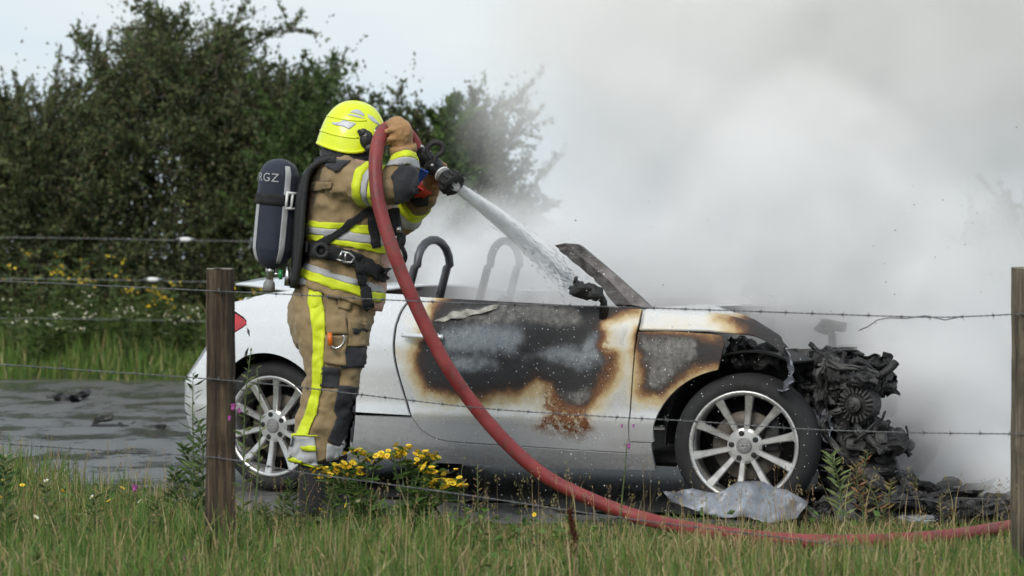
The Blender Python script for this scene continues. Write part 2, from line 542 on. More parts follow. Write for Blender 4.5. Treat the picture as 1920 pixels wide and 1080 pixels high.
# ================================================================ bushes
def shrub(name, label, cat, centre, rx, ry, h, n_shoot, leaf, seed, palette, weights, spray=0.5, group=None, spacing=0.030, low=0.05):
    """a many-stemmed bush: stems, curved shoots filling an uneven envelope, leaves along each shoot"""
    rng = np.random.default_rng(seed)
    cx_, cy_ = centre
    z0 = float(gh(cx_, cy_))
    root = empty(name, (cx_, cy_, z0))
    tag(root, label, cat, group)
    # main stems
    bm = bmesh.new()
    stems_ = []
    for k in range(7):
        a = rng.uniform(0, 2 * math.pi); r0 = rng.uniform(0.05, 0.3)
        p0 = np.array([math.cos(a) * r0, math.sin(a) * r0, -0.05])
        tx, ty = rng.uniform(-0.7, 0.7) * rx, rng.uniform(-0.6, 0.6) * ry
        p3 = np.array([tx, ty, h * rng.uniform(0.55, 0.85)])
        p1 = p0 + np.array([tx * 0.15, ty * 0.15, h * 0.25]); p2 = p0 * 0.4 + p3 * 0.6 + rng.normal(0, 0.08, 3)
        pl = catmull([p0, p1, p2, p3], 4)
        stems_.append(pl)
        tube(bm, pl, list(np.linspace(0.05, 0.012, len(pl))), 6)
    obj('trunk', bm, M['bark'], root)
    # shoots
    n = n_shoot
    th = rng.uniform(0, 2 * math.pi, n)
    u = rng.uniform(0, 1, n) ** 0.45
    zz = rng.uniform(0.0, 1.0, n) ** 1.05
    lump = 1 + 0.20 * np.sin(3 * th + seed) + 0.14 * np.sin(7 * th + 2 * seed + 5 * zz)
    wid = np.sqrt(np.clip(1 - np.clip((zz - 0.25) / 0.77, 0, 1) ** 1.6, 0.01, 1)) * (0.80 + 0.20 * np.clip(zz / 0.3, 0, 1))
    S = np.stack([np.cos(th) * u * rx * wid * lump, np.sin(th) * u * ry * wid * lump, low + zz * h * 0.76 * (0.74 + 0.26 * lump)], 1)
    out = np.stack([np.cos(th) * 0.8, np.sin(th) * 0.8, 0.25 + 1.1 * zz], 1) + rng.normal(0, 0.35, (n, 3))
    out /= np.linalg.norm(out, axis=1)[:, None]
    Ls = rng.uniform(0.22, 0.60, n) * (0.7 + spray * np.where(rng.uniform(0, 1, n) < 0.10, 0.8, 0.25) * (0.3 + 1.1 * zz))
    side = rng.normal(0, 0.3, (n, 3))
    allp, alld, alls = [], [], []
    tw = bmesh.new()
    m_l = int(0.72 / spacing)
    tt = (np.arange(m_l) + 0.5) / m_l
    droop = rng.uniform(-0.05, 0.5, n)
    pos = (S[:, None, :] + out[:, None, :] * (Ls[:, None] * tt[None, :])[:, :, None]
           + side[:, None, :] * (Ls[:, None] * tt[None, :] ** 2)[:, :, None]
           - np.array([0, 0, 1.0]) * (droop[:, None] * Ls[:, None] * tt[None, :] ** 2 * 0.6)[:, :, None])
    keepn = rng.uniform(0, 1, (n, m_l)) < np.clip(Ls / 0.6, 0.35, 1.0)[:, None] * (1.0 - 0.25 * tt[None, :])
    P_ = pos[keepn]
    D_ = np.repeat(out[:, None, :], m_l, 1)[keepn] * 0.7 + rng.normal(0, 0.7, (len(P_), 3))
    P_ = P_ + rng.normal(0, 0.018, P_.shape)
    shade = np.repeat(rng.normal(0, 0.22, n)[:, None], m_l, 1)[keepn]
    # long arching sprays breaking the outline, leafed to the tip, with side twigs
    nsp = int(spray * 95)
    idx = rng.choice(np.where((u > 0.55) & (zz > 0.35))[0], nsp)
    spp, spd, sps = [], [], []
    for i in idx:
        L = rng.uniform(0.45, 1.15) * (0.7 + 0.5 * zz[i])
        dv = out[i] + np.array([0, 0, 0.35]); dv /= np.linalg.norm(dv)
        bend = rng.normal(0, 0.25, 3); bend[2] -= 0.30
        q = np.linspace(0, 1, 9)
        path = S[i] + dv * (q * L)[:, None] + bend * (q ** 2 * L * 0.7)[:, None]
        tube(tw, path, list(np.linspace(0.013, 0.004, 9)), 3, caps=False)
        nl = int(L * 130)
        qs = rng.uniform(0.1, 1.0, nl)
        pp = np.stack([np.interp(qs, q, path[:, k]) for k in range(3)], 1)
        spp.append(pp + rng.normal(0, 0.03, (nl, 3)) * (1.3 - qs)[:, None]); spd.append(dv + rng.normal(0, 0.7, (nl, 3))); sps.append(np.full(nl, rng.normal(0, 0.2)))
        for _ in range(4):
            qk = rng.uniform(0.15, 0.75); st = np.array([np.interp(qk, q, path[:, k]) for k in range(3)])
            d2 = dv + rng.normal(0, 0.6, 3); d2 /= np.linalg.norm(d2); l2 = L * rng.uniform(0.2, 0.4)
            tube(tw, [st, st + d2 * l2 * 0.5, st + d2 * l2 + np.array([0, 0, -0.02])], [0.005, 0.003, 0.0015], 3, caps=False)
            n2 = int(l2 * 130); qs = rng.uniform(0.1, 1, n2)
            spp.append(st + d2 * (qs * l2)[:, None] + rng.normal(0, 0.018, (n2, 3))); spd.append(d2 + rng.normal(0, 0.7, (n2, 3))); sps.append(np.full(n2, rng.normal(0, 0.2)))
    P_ = np.vstack([P_] + spp); D_ = np.vstack([D_] + spd); shade = np.concatenate([shade] + sps)
    ok = P_[:, 2] > 0.05
    P_, D_, shade = P_[ok], D_[ok], shade[ok]
    col = tints(len(P_), palette, weights, 0.22) * np.clip(1 + shade, 0.5, 1.6)[:, None]
    lv = leaves_mesh('crown', P_, D_, rng.uniform(0.7, 1.35, len(P_)) * leaf, np.clip(col, 0.004, 1), M['leaf'], root, 0.55)
    # twigs for the longer shoots
    for i in np.argsort(-Ls)[int(n * 0.06):int(n * 0.2)]:
        pts = [pos[i, 0], pos[i, m_l // 3], pos[i, 2 * m_l // 3], pos[i, -1]]
        tube(tw, pts, [0.008, 0.006, 0.004, 0.002], 3, caps=False)
    # limbs reaching from the stems to the outer shoots
    for i in rng.choice(n, 50, replace=False):
        pl = stems_[rng.integers(len(stems_))]
        q = np.array(pl[rng.integers(len(pl) // 2, len(pl))])
        tube(tw, catmull([q, (q + S[i]) / 2 + rng.normal(0, 0.08, 3), S[i]], 3), [0.018, 0.016, 0.014, 0.012, 0.010, 0.008, 0.006], 4, caps=False)
    obj('twigs', tw, M['bark'], root)
    return root

DARKS = [(0.095, 0.125, 0.050), (0.125, 0.150, 0.060), (0.140, 0.118, 0.066), (0.080, 0.112, 0.056), (0.18, 0.20, 0.075)]
FRESH = [(0.07, 0.12, 0.03), (0.06, 0.10, 0.03), (0.09, 0.14, 0.035)]
G = 'bushes beyond the track'
def at(px, d): return ((px - CX) / F * d, d)
D0 = 29.0
shrub('thorn_bush', 'tall dark bush with arching sprays above the track bend', 'bush', at(330, 29.2), 1.4, 1.2, 4.15, 4300, 0.050, 1, DARKS, [4, 4, 3, 3, 1], 1.1, G)
shrub('thorn_bush', 'dark bush with long feathery shoots at the open end of the hedge', 'bush', at(70, 28.9), 1.15, 1.1, 2.95, 3300, 0.050, 2, DARKS, [4, 4, 3, 3, 1], 1.1, G)
shrub('thorn_bush', 'bushy dark shrub behind the air cylinder', 'bush', at(545, 29.0), 1.15, 1.1, 3.5, 3300, 0.050, 3, DARKS, [4, 4, 2, 3, 1], 1.0, G)
shrub('thorn_bush', 'lower greener bush behind the yellow helmet', 'bush', at(690, 29.3), 1.0, 1.0, 2.3, 2600, 0.052, 4, DARKS + FRESH[:1], [3, 3, 2, 2, 2, 1], 0.6, G)
shrub('thorn_bush', 'bush with thin upright sprays partly lost in the smoke', 'bush', at(850, 28.9), 0.78, 0.9, 2.85, 1900, 0.048, 5, DARKS, [4, 4, 2, 3, 2], 1.1, G)
shrub('thorn_bush', 'dark bush filling the hedge low behind the tall shrub', 'bush', at(-140, 29.4), 1.1, 1.1, 2.6, 2200, 0.055, 6, DARKS, [4, 4, 3, 3, 1], 0.9, G)
shrub('young_ash_tree', 'young tree with fresh green leaves behind the raised glove', 'tree', at(775, 27.6), 0.45, 0.4, 1.75, 150, 0.085, 7, FRESH, [2, 1, 2], 0.25, spacing=0.05, low=0.6)
shrub('green_shrub', 'low bright green shrub behind the air cylinder and helmet', 'bush', at(585, 27.7), 0.5, 0.45, 2.5, 420, 0.06, 8, FRESH + DARKS[:1], [2, 2, 1, 2], 0.5, low=0.2)
shrub('low_shrub', 'low dark shrub beside the right fence post beyond the smoke', 'bush', at(1905, 27.5), 0.42, 0.5, 1.45, 800, 0.05, 9, DARKS, [3, 4, 3, 2, 1], 0.4)
shrub('low_shrub', 'rounded dark shrub at the edge of the field past the smoke', 'bush', at(2150, 28.5), 0.8, 0.7, 1.9, 1100, 0.05, 10, DARKS, [3, 4, 3, 2, 1], 0.4)
shrub('thorn_bush', 'broad dark bush standing further along the hedge away from the fire', 'bush', at(-480, 29.8), 1.3, 1.1, 2.9, 1500, 0.06, 11, DARKS, [4, 4, 3, 3, 1], 0.7, G)
# ================================================================ burning convertible
U = Vector((0.883, -0.469, 0)).normalized()
LFT = Vector((-U.y, U.x, 0))
CAR_O = Vector((-1.16, 12.6, 0)) + 0.88 * LFT
CAR_O.z = 0.0
CAR_RZ = math.atan2(U.y, U.x)

def car_xz(px, py, yl=-0.9):
    """pixel -> (x, z) of the car's own axes on the plane y = yl"""
    d = Vector(((px - CX) / F, 1.0, 0))
    tt = (yl + CAR_O.dot(LFT)) / d.dot(LFT)
    p = d * tt - CAR_O
    return p.dot(U), CAM_H - (py - CY) / F * tt
def cpoly(pts, yl=-0.9): return [car_xz(*p, yl) for p in pts]

# plan curve of the body side, by arc length behind x = -0.1
PLAN = np.array([(-0.1, 0.91), (-0.3, 0.903), (-0.45, 0.872), (-0.57, 0.79), (-0.66, 0.665), (-0.72, 0.52), (-0.765, 0.3), (-0.785, 0.0)])
PL_S = np.concatenate([[0], np.cumsum(np.linalg.norm(np.diff(PLAN, axis=0), axis=1))])
S_END = -0.1 - PL_S[-1]
SZ = np.array([0.10, 0.14, 0.17, 0.25, 0.33, 0.385, 0.40, 0.45, 0.6, 0.72, 0.79, 0.815, 0.83, 0.87, 0.92, 0.97, 1.05])
SY = np.array([0.68, 0.75, 0.795, 0.855, 0.892, 0.914, 0.914, 0.910, 0.913, 0.910, 0.899, 0.893, 0.883, 0.868, 0.842, 0.80, 0.72])
def side_pt(s, z, off=0.0):
    s = np.asarray(s, float); z = np.asarray(z, float)
    sec = np.interp(z, SZ, SY) / 0.91
    q = np.clip(-0.1 - s, 0, PL_S[-1])
    # smooth the plan a little by averaging nearby samples
    xs_ = sum(np.interp(np.clip(q + e, 0, PL_S[-1]), PL_S, PLAN[:, 0]) for e in (-0.05, 0, 0.05)) / 3
    ys_ = sum(np.interp(np.clip(q + e, 0, PL_S[-1]), PL_S, PLAN[:, 1]) for e in (-0.05, 0, 0.05)) / 3
    x = np.where(s > -0.1, s, np.minimum(xs_, -0.1))
    y = np.where(s > -0.1, 0.91, ys_)
    front = np.clip((s - 2.3) / 0.9, 0, 1)
    y = y * (1 - 0.16 * front ** 2)
    flare = 0.024 * np.exp(-((s - 0.0) / 0.30) ** 2 - ((z - 0.60) / 0.20) ** 2) + 0.024 * np.exp(-((s - 2.46) / 0.32) ** 2 - ((z - 0.60) / 0.20) ** 2)
    yy = -(y * sec + flare + off) * np.where(q >= PL_S[-1] - 1e-6, 1.0, 1.0)
    xx = x - np.clip(-0.1 - s, 0, 0.5) / 0.5 * off + 0.78 * np.clip(z - 0.52, 0, 1) * np.clip((-0.2 - s) / 0.4, 0, 1)
    return np.stack([xx, yy, z], -1)

def poly_sd(pts, poly):
    """signed distance, positive inside"""
    p = np.asarray(pts, float); q = np.asarray(poly, float)
    d = np.full(len(p), 1e9); inside = np.zeros(len(p), bool)
    for i in range(len(q)):
        a, b = q[i], q[(i + 1) % len(q)]
        ab = b - a
        tt = np.clip(((p - a) @ ab) / max(ab @ ab, 1e-12), 0, 1)
        d = np.minimum(d, np.linalg.norm(p - a - tt[:, None] * ab, axis=1))
        c = ((a[1] > p[:, 1]) != (b[1] > p[:, 1]))
        with np.errstate(divide='ignore', invalid='ignore'):
            xi = a[0] + (p[:, 1] - a[1]) * (b[0] - a[0]) / (b[1] - a[1])
        inside ^= c & (p[:, 0] < xi)
    return np.where(inside, d, -d)

# --- burn marks: outlines read off the photograph, in the car's own side plane
Z3 = lambda pts: cpoly([(720 + x * 0.435, 430 + y * 0.435) for x, y in pts])
Z4 = lambda pts: cpoly([(1160 + x * 0.4259, 540 + y * 0.4259) for x, y in pts])
BURN = [Z3([(195, 385), (205, 340), (245, 310), (300, 275), (1060, 300), (1070, 345), (1000, 360), (930, 395), (915, 425), (945, 450), (925, 500), (960, 540), (1000, 545), (985, 590), (975, 640), (950, 660), (905, 715), (895, 745),
           (850, 765), (800, 760), (760, 730), (740, 700), (720, 672), (650, 655), (600, 690), (520, 690), (420, 722), (300, 716), (190, 682), (150, 620), (145, 560), (160, 480), (190, 440)]),
        Z4([(75, 200), (480, 222), (480, 330), (330, 345), (235, 420), (185, 458), (120, 452), (108, 300), (80, 262)])]
HOODB = [Z4([(470, 90), (800, 100), (800, 500), (640, 450), (590, 240), (540, 225), (560, 180), (500, 140)])]
ASH = [Z3([(255, 420), (430, 410), (600, 425), (620, 470), (560, 545), (500, 520), (480, 545), (430, 530), (280, 535), (240, 480)]),
       Z3([(285, 545), (430, 540), (480, 560), (490, 590), (400, 615), (310, 615)]),
       Z3([(610, 555), (700, 515), (840, 500), (920, 445), (930, 500), (965, 545), (900, 590), (840, 590), (760, 565), (680, 545)])]
ASHB = [Z3([(240, 390), (290, 352), (380, 348), (480, 325), (640, 325), (830, 350), (830, 400), (560, 395)]),
        Z3([(740, 690), (830, 720), (890, 700), (900, 740), (800, 760)]),
        Z4([(100, 215), (330, 215), (350, 300), (230, 400), (170, 440), (125, 430), (110, 300)])]
RUST = [Z3([(690, 660), (735, 700), (790, 765), (880, 770), (900, 820), (930, 880), (820, 900), (700, 870), (650, 850), (700, 790), (680, 700)]),
        Z3([(940, 450), (990, 520), (1000, 600), (960, 660), (920, 700), (900, 760), (930, 640), (975, 580), (925, 500)])]
CREAM = [Z3([(60, 300), (1090, 330), (1085, 600), (1010, 700), (960, 880), (760, 900), (520, 850), (120, 830), (100, 600)]),
         Z4([(-20, 80), (560, 100), (560, 250), (300, 250), (220, 470), (100, 500), (60, 700), (20, 700)])]
def burn_attr(o, s, z, hood=False):
    pts = np.stack([s, z], 1)
    me = o.data
    def put(name, polys):
        v = np.max([poly_sd(pts, q) for q in polys], 0)
        at_ = me.attributes.new(name, 'FLOAT', 'POINT')
        at_.data.foreach_set('value', np.clip(v, -0.4, 0.4).astype(np.float32))
    put('burn', HOODB if hood else BURN)
    put('ash', ASH); put('ashb', ASHB); put('rust', RUST); put('cream', CREAM)

# --- paint: silver-white, scorched where the attributes say so
t = NT('scorched_paint')
co = t.coord()
n1 = t.noise(7, 6, 0.65, co); n2 = t.noise(38, 5, 0.7, co); n3 = t.noise(120, 3, 0.6, co)
wv = t.math('ADD', t.math('MULTIPLY', t.math('SUBTRACT', n1, 0.5), 0.10), t.math('MULTIPLY', t.math('SUBTRACT', n2, 0.5), 0.035))
width = t.maprange(t.noise(4.5, 3, 0.5, co), 0.32, 0.68, 0.55, 1.7)      # the scorched rim is wide here, thin there
d = t.math('MULTIPLY', t.math('ADD', t.attr('burn').outputs['Fac'], wv), width)
paint = t.mix(t.maprange(t.noise(2.2, 5, 0.6, co), 0.35, 0.7), (0.80, 0.805, 0.815), (0.73, 0.735, 0.75))
# grime film low on the body
sep = t.new('ShaderNodeSeparateXYZ'); t.link(co, sep.inputs[0])
grime = t.math('MULTIPLY', t.maprange(sep.outputs['Z'], 0.34, 0.12), t.maprange(n2, 0.35, 0.7))
paint = t.mix(t.math('MULTIPLY', grime, 0.5), paint, (0.12, 0.11, 0.10))
cr = t.math('MULTIPLY', t.maprange(t.math('ADD', t.attr('cream').outputs['Fac'], wv), -0.02, 0.10), t.maprange(n1, 0.35, 0.62))
paint = t.mix(t.math('MULTIPLY', cr, 0.75), paint, (0.60, 0.53, 0.38))
scorch = t.ramp(t.maprange(d, -0.13, 0.06), [(0.0, (0.74, 0.73, 0.70)), (0.28, (0.66, 0.60, 0.46)), (0.48, (0.52, 0.40, 0.22)), (0.60, (0.28, 0.155, 0.065)), (0.69, (0.11, 0.055, 0.030)), (0.78, (0.035, 0.026, 0.023)), (1.0, (0.030, 0.029, 0.031))])
mk = t.maprange(d, -0.13, -0.05)
colr = t.mix(mk, paint, scorch)
# bare grey and pale ash inside the burn
inb = t.maprange(d, 0.0, 0.05)
ashm = t.maprange(t.math('ADD', t.attr('ash').outputs['Fac'], wv), -0.03, 0.04, 0, 1, True)
ashc = t.ramp(n2, [(0.3, (0.19, 0.215, 0.245)), (0.7, (0.36, 0.385, 0.41))])
colr = t.mix(t.math('MULTIPLY', t.math('MULTIPLY', ashm, inb), 0.85), colr, ashc)
ashbm = t.maprange(t.math('ADD', t.attr('ashb').outputs['Fac'], wv), -0.025, 0.02, 0, 1, True)
colr = t.mix(t.math('MULTIPLY', t.math('MULTIPLY', ashbm, inb), t.maprange(n1, 0.3, 0.65, 0.35, 0.9)), colr, t.ramp(n2, [(0.3, (0.09, 0.085, 0.08)), (0.7, (0.34, 0.325, 0.30))]))
# blistered rust
rm = t.math('MULTIPLY', t.maprange(t.math('ADD', t.attr('rust').outputs['Fac'], wv), -0.02, 0.03), t.maprange(n2, 0.36, 0.50))
rc = t.ramp(n3, [(0.3, (0.07, 0.025, 0.012)), (0.55, (0.22, 0.085, 0.03)), (0.75, (0.34, 0.20, 0.10))])
colr = t.mix(rm, colr, rc)
t.link(colr, t.b.inputs['Base Color'])
dam = t.math('MAXIMUM', t.maprange(d, -0.10, -0.02), rm)
t.link(t.maprange(t.math('MAXIMUM', dam, t.math('MULTIPLY', cr, 0.6)), 0, 1, 0.22, 0.72), t.b.inputs['Roughness'])
t.link(t.maprange(dam, 0, 1, 0.38, 0.0), t.b.inputs['Metallic'])
t.link(t.maprange(dam, 0, 1, 0.6, 0.0), t.b.inputs['Coat Weight'])
blis = t.math('MAXIMUM', t.maprange(d, -0.03, 0.05), rm)
t.bump(t.math('MULTIPLY', blis, t.math('ADD', n2, t.math('MULTIPLY', n3, 0.6))), 0.35, 0.010)
M['paint'] = t.m
# plain paint for the rear of the car
t = NT('silver_white_paint')
co = t.coord()
nn = t.noise(2.2, 5, 0.6, co); n2 = t.noise(40, 4, 0.65, co)
pc = t.mix(t.maprange(nn, 0.35, 0.7), (0.80, 0.805, 0.815), (0.73, 0.735, 0.75))
sep = t.new('ShaderNodeSeparateXYZ'); t.link(co, sep.inputs[0])
grime = t.math('MULTIPLY', t.maprange(sep.outputs['Z'], 0.42, 0.12), t.maprange(n2, 0.35, 0.7))
t.link(t.mix(t.math('MULTIPLY', grime, 0.45), pc, (0.12, 0.11, 0.10)), t.b.inputs['Base Color'])
t.b.inputs['Metallic'].default_value = 0.38
t.b.inputs['Coat Weight'].default_value = 0.6
t.link(t.maprange(n2, 0.3, 0.7, 0.18, 0.30), t.b.inputs['Roughness'])
M['paint_clean'] = t.m
M['tail_red'] = simple('red_lens', (0.45, 0.02, 0.025), 0.15, var=0.2, coat=0.6)
M['alu_wheel'] = simple('cast_wheel', (0.66, 0.65, 0.64), 0.34, metal=0.75, var=0.28, scale=9)
M['disc'] = simple('brake_disc', (0.13, 0.115, 0.095), 0.65, metal=0.4, var=0.3)
M['tyre'] = simple('tyre', (0.020, 0.020, 0.021), 0.82, var=0.35, scale=6, bump=0.25, bscale=90)
M['foil'] = simple('heat_warped_sheet', (0.34, 0.37, 0.42), 0.42, metal=0.55, var=0.5, scale=11, bump=0.3, bscale=25, c2=(0.14, 0.14, 0.16))

car = empty('convertible_car', CAR_O, CAR_RZ)
tag(car, 'silver white convertible with its burnt door and engine hosed down', 'car')

def resample(poly, step):
    out = []
    for i in range(len(poly)):
        a, b = np.array(poly[i]), np.array(poly[(i + 1) % len(poly)])
        k = max(1, int(np.ceil(np.linalg.norm(b - a) / step)))
        out += [a + (b - a) * j / k for j in range(k)]
    return np.array(out)

def panel(name, outline, mapf, material, parent=car, step=0.02, thick=0.012, burn=None, flip=False, smooth=True):
    """a sheet-metal panel cut to an outline in (s, z), curved by mapf, with real thickness"""
    b = resample(outline, step)
    lo, hi = b.min(0), b.max(0)
    gx, gz = np.meshgrid(np.arange(lo[0] + step / 2, hi[0], step), np.arange(lo[1] + step / 2, hi[1], step))
    gp = np.stack([gx.ravel(), gz.ravel()], 1)
    gp = gp[poly_sd(gp, b) > step * 0.55]
    pts = np.vstack([b, gp])
    nb = len(b)
    res = delaunay_2d_cdt([Vector(p) for p in pts], [(i, (i + 1) % nb) for i in range(nb)], [], 1, 1e-5)
    v2 = np.array([tuple(v) for v in res[0]])
    V = mapf(v2[:, 0], v2[:, 1])
    fs = [tuple(f) for f in res[2]]
    if flip: fs = [f[::-1] for f in fs]
    o = pydata(name, V, fs, material, parent, smooth)
    if burn is not None: burn_attr(o, v2[:, 0], v2[:, 1], burn == 'hood')
    md = o.modifiers.new('thickness', 'SOLIDIFY'); md.thickness = thick; md.offset = -1.0
    es = o.modifiers.new('crisp_edges', 'EDGE_SPLIT'); es.split_angle = math.radians(35)
    return o

def arch(cx_, cz_, rx, rz, a0, a1, n=22):
    return [(cx_ + rx * math.cos(math.radians(a0 + (a1 - a0) * k / n)), cz_ + rz * math.sin(math.radians(a0 + (a1 - a0) * k / n))) for k in range(n + 1)]

G_ = 0.0035                                   # half a shut line
TOPX = np.array([-1.45, -0.9, -0.45, -0.2, -0.05, 0.11, 0.64, 0.70, 1.43, 1.96, 2.23, 2.40, 2.485, 2.56, 2.62, 2.68])
TOPZ = np.array([0.93, 0.93, 0.90, 0.905, 0.948, 0.963, 0.949, 0.946, 0.918, 0.897, 0.888, 0.868, 0.847, 0.822, 0.792, 0.745])
def top_line(a, b, n=14): return [(x, float(np.interp(x, TOPX, TOPZ))) for x in np.linspace(a, b, n)]

RSHUT = catmull([(0.775, 0.945), (0.742, 0.915), (0.716, 0.86), (0.706, 0.78), (0.706, 0.70), (0.718, 0.625), (0.758, 0.50), (0.800, 0.385)], 4)
DBOT = catmull([(0.800, 0.385), (0.830, 0.335), (0.868, 0.302), (0.925, 0.280), (1.02, 0.270), (1.40, 0.260), (1.86, 0.250), (1.893, 0.258), (1.902, 0.285)], 4)
FSHUT = [(1.902, 0.285), (1.926, 0.419), (1.945, 0.65), (1.958, 0.849), (1.962, 0.897)]
off = lambda pts, dx, dz=0.0: [(float(x) + dx, float(z) + dz) for x, z in pts]

# door
door_o = off(RSHUT, G_) + off(DBOT[1:], G_ * 0.5, G_) + off(FSHUT[1:], -G_) + top_line(1.955, 0.785, 30)
def door_pt(s, z):
    """door skin, buckled a few millimetres by the heat"""
    p = side_pt(s, z)
    hot = np.exp(-((s - 1.35) / 0.42) ** 2 - ((z - 0.68) / 0.22) ** 2)
    p[..., 1] += hot * (0.007 * wob(s, z, 6.0, 2.0) + 0.004 * wob(s, z, 15.0, 5.0))
    return p
door = panel('door', door_o, door_pt, M['paint'], step=0.017, burn=True)
peel = Z3([(215, 394), (262, 372), (285, 352), (320, 357), (348, 343), (388, 350), (430, 330), (482, 320), (470, 342), (415, 362), (370, 368), (335, 384), (285, 384), (255, 398)])
panel('peeled_skin', peel, lambda s, z: door_pt(s, z) + np.stack([0 * s, -0.012 - 0.010 * np.sin(s * 60) * np.sin(z * 80), 0 * s], -1), simple('curled_paint', (0.42, 0.40, 0.36), 0.7, var=0.5, scale=30, bump=0.4), door, step=0.008, thick=0.002, smooth=False)
door['label'] = 'scorched door with rust edged black burn'
# rear quarter panel
arch_r = arch(0.0, 0.317, 0.352, 0.352, 14, 106)
q_o = (top_line(0.765, -0.62, 36) + [(-0.62, 0.866), (-0.12, 0.816), (-0.078, 0.74), (-0.072, 0.665)][0:0]
       + [(-0.64, 0.884), (-0.45, 0.884), (-0.20, 0.858), (-0.112, 0.818), (-0.100, 0.79), (-0.086, 0.72)]
       + [p for p in reversed(arch_r)][0:] + [(0.80 - G_, 0.392)] + [p for p in off(reversed(RSHUT), -G_)][1:])
panel('rear_quarter_panel', q_o, side_pt, M['paint_clean'], step=0.022, flip=True)
# tail light wedge
panel('tail_light', [(-0.118, 0.812), (-0.20, 0.850), (-0.45, 0.875), (-0.78, 0.872), (-0.74, 0.70), (-0.50, 0.680), (-0.20, 0.768)], lambda s, z: side_pt(s, z, -0.002), M['tail_red'], flip=False)
# rear bumper
arch_b = arch(0.0, 0.317, 0.352, 0.352, 108, 205)
b_o = [(-0.094, 0.72), (-0.108, 0.79)] + [(-0.122, 0.802), (-0.20, 0.760), (-0.50, 0.672), (-0.75, 0.690), (S_END, 0.692), (S_END, 0.22), (-0.9, 0.20), (-0.38, 0.22)] + [p for p in reversed(arch_b)][1:]
panel('rear_bumper', b_o, side_pt, M['paint_clean'], step=0.03)
panel('rear_bumper', b_o, lambda s, z: side_pt(s, z) * np.array([1, -1, 1]), M['paint_clean'], step=0.05, flip=True)
# rear fascia between the lamps
panel('tail_panel', [(-0.79, 0.70), (-0.79, 0.93), (S_END, 0.93), (S_END, 0.70)], side_pt, M['paint_clean'], step=0.04)
panel('tail_panel', [(-0.79, 0.70), (-0.79, 0.93), (S_END, 0.93), (S_END, 0.70)], lambda s, z: side_pt(s, z) * np.array([1, -1, 1]), M['paint_clean'], step=0.05, flip=True)
# sill
arch_s = arch(0.0, 0.317, 0.352, 0.352, -26, 10, 8)
s_o = arch_s + [(0.80, 0.380)] + [(float(x), float(z) - G_) for x, z in DBOT[1:-1]] + [(1.906, 0.285), (1.91, 0.298), (2.015, 0.298), (2.00, 0.172), (1.4, 0.160), (0.9, 0.163)]
panel('sill', s_o, side_pt, M['paint_clean'], step=0.022)
# front wing: torn off past the wheel arch
arch_f = arch(2.46, 0.30, 0.430, 0.345, 100, 179, 22)
w_o = off(FSHUT[:4], G_) + [(1.962, 0.796), (2.12, 0.800), (2.30, 0.792), (2.37, 0.785), (2.385, 0.75), (2.375, 0.69)] + arch_f[1:] + [(2.022, 0.3045), (1.912, 0.3045)]
panel('front_wing', [w_o[0]] + w_o[1:3] + w_o[4:], side_pt, M['paint'], step=0.017, burn=True)
# far-side sheet metal
far = lambda s, z: side_pt(s, z) * np.array([1, -1, 1])
panel('door', door_o, far, M['paint_clean'], step=0.05, flip=True)
panel('rear_quarter_panel', q_o, far, M['paint_clean'], step=0.05)
panel('sill', s_o, far, M['paint_clean'], step=0.05, flip=True)
panel('front_wing', [w_o[0]] + w_o[1:3] + w_o[4:], far, M['paint_clean'], step=0.05, flip=True)
panel('tail_light', [(-0.118, 0.812), (-0.20, 0.850), (-0.45, 0.875), (-0.78, 0.872), (-0.74, 0.70), (-0.50, 0.680), (-0.20, 0.768)], lambda s, z: side_pt(s, z, -0.002) * np.array([1, -1, 1]), M['tail_red'], step=0.05, flip=True)

# bonnet: side strip curling over into the top sheet, tip torn and sagging
def hood_pt(s, v):
    """v 0..1 goes up the side strip and over the top to the far side"""
    s = np.asarray(s, float); v = np.asarray(v, float)
    zt = np.interp(s, TOPX, TOPZ)
    zl = 0.803 - 0.02 * np.clip((s - 2.3) / 0.3, 0, 1) - 0.10 * np.clip((s - 2.48) / 0.2, 0, 1) ** 2
    k = np.clip(v / 0.3, 0, 1)
    p = side_pt(s, zl + (zt - zl) * k, 0.001)
    w = np.clip((v - 0.3) / 0.7, 0, 1)
    yt = p[..., 1]
    y = yt * (1 - 1.9 * w)
    z = p[..., 2] + 0.012 * np.sin(np.pi * np.clip(w * 1.05, 0, 1)) - 0.03 * np.clip((s - 2.2) * 2, 0, 1) * w
    return np.stack([p[..., 0], y, z], -1)
ns, nv_ = 40, 30
SS = np.linspace(1.966, 2.66, ns)
vv, ff, s2, z2 = [], [], [], []
for i, s in enumerate(SS):
    for k in range(nv_):
        v = k / (nv_ - 1)
        s_ = s - min(0.60, 1.5 * max(0.0, (v - 0.31)) ** 0.6) * (i / ns) - 0.02 * math.sin(v * 47) * (i / ns) ** 8 if v > 0.2 else s
        p = hood_pt(s_, v)
        vv.append(p); s2.append(p[0]); z2.append(p[2])
for i in range(ns - 1):
    for k in range(nv_ - 1):
        a = i * nv_ + k
        ff.append((a, a + nv_, a + nv_ + 1, a + 1))
hood = pydata('bonnet', vv, ff, M['paint'], car, True)
burn_attr(hood, np.array(s2), np.array(z2), True)
md = hood.modifiers.new('thickness', 'SOLIDIFY'); md.thickness = 0.01; md.offset = -1
hood['label'] = 'scorched bonnet remnant with torn sagging front edge'

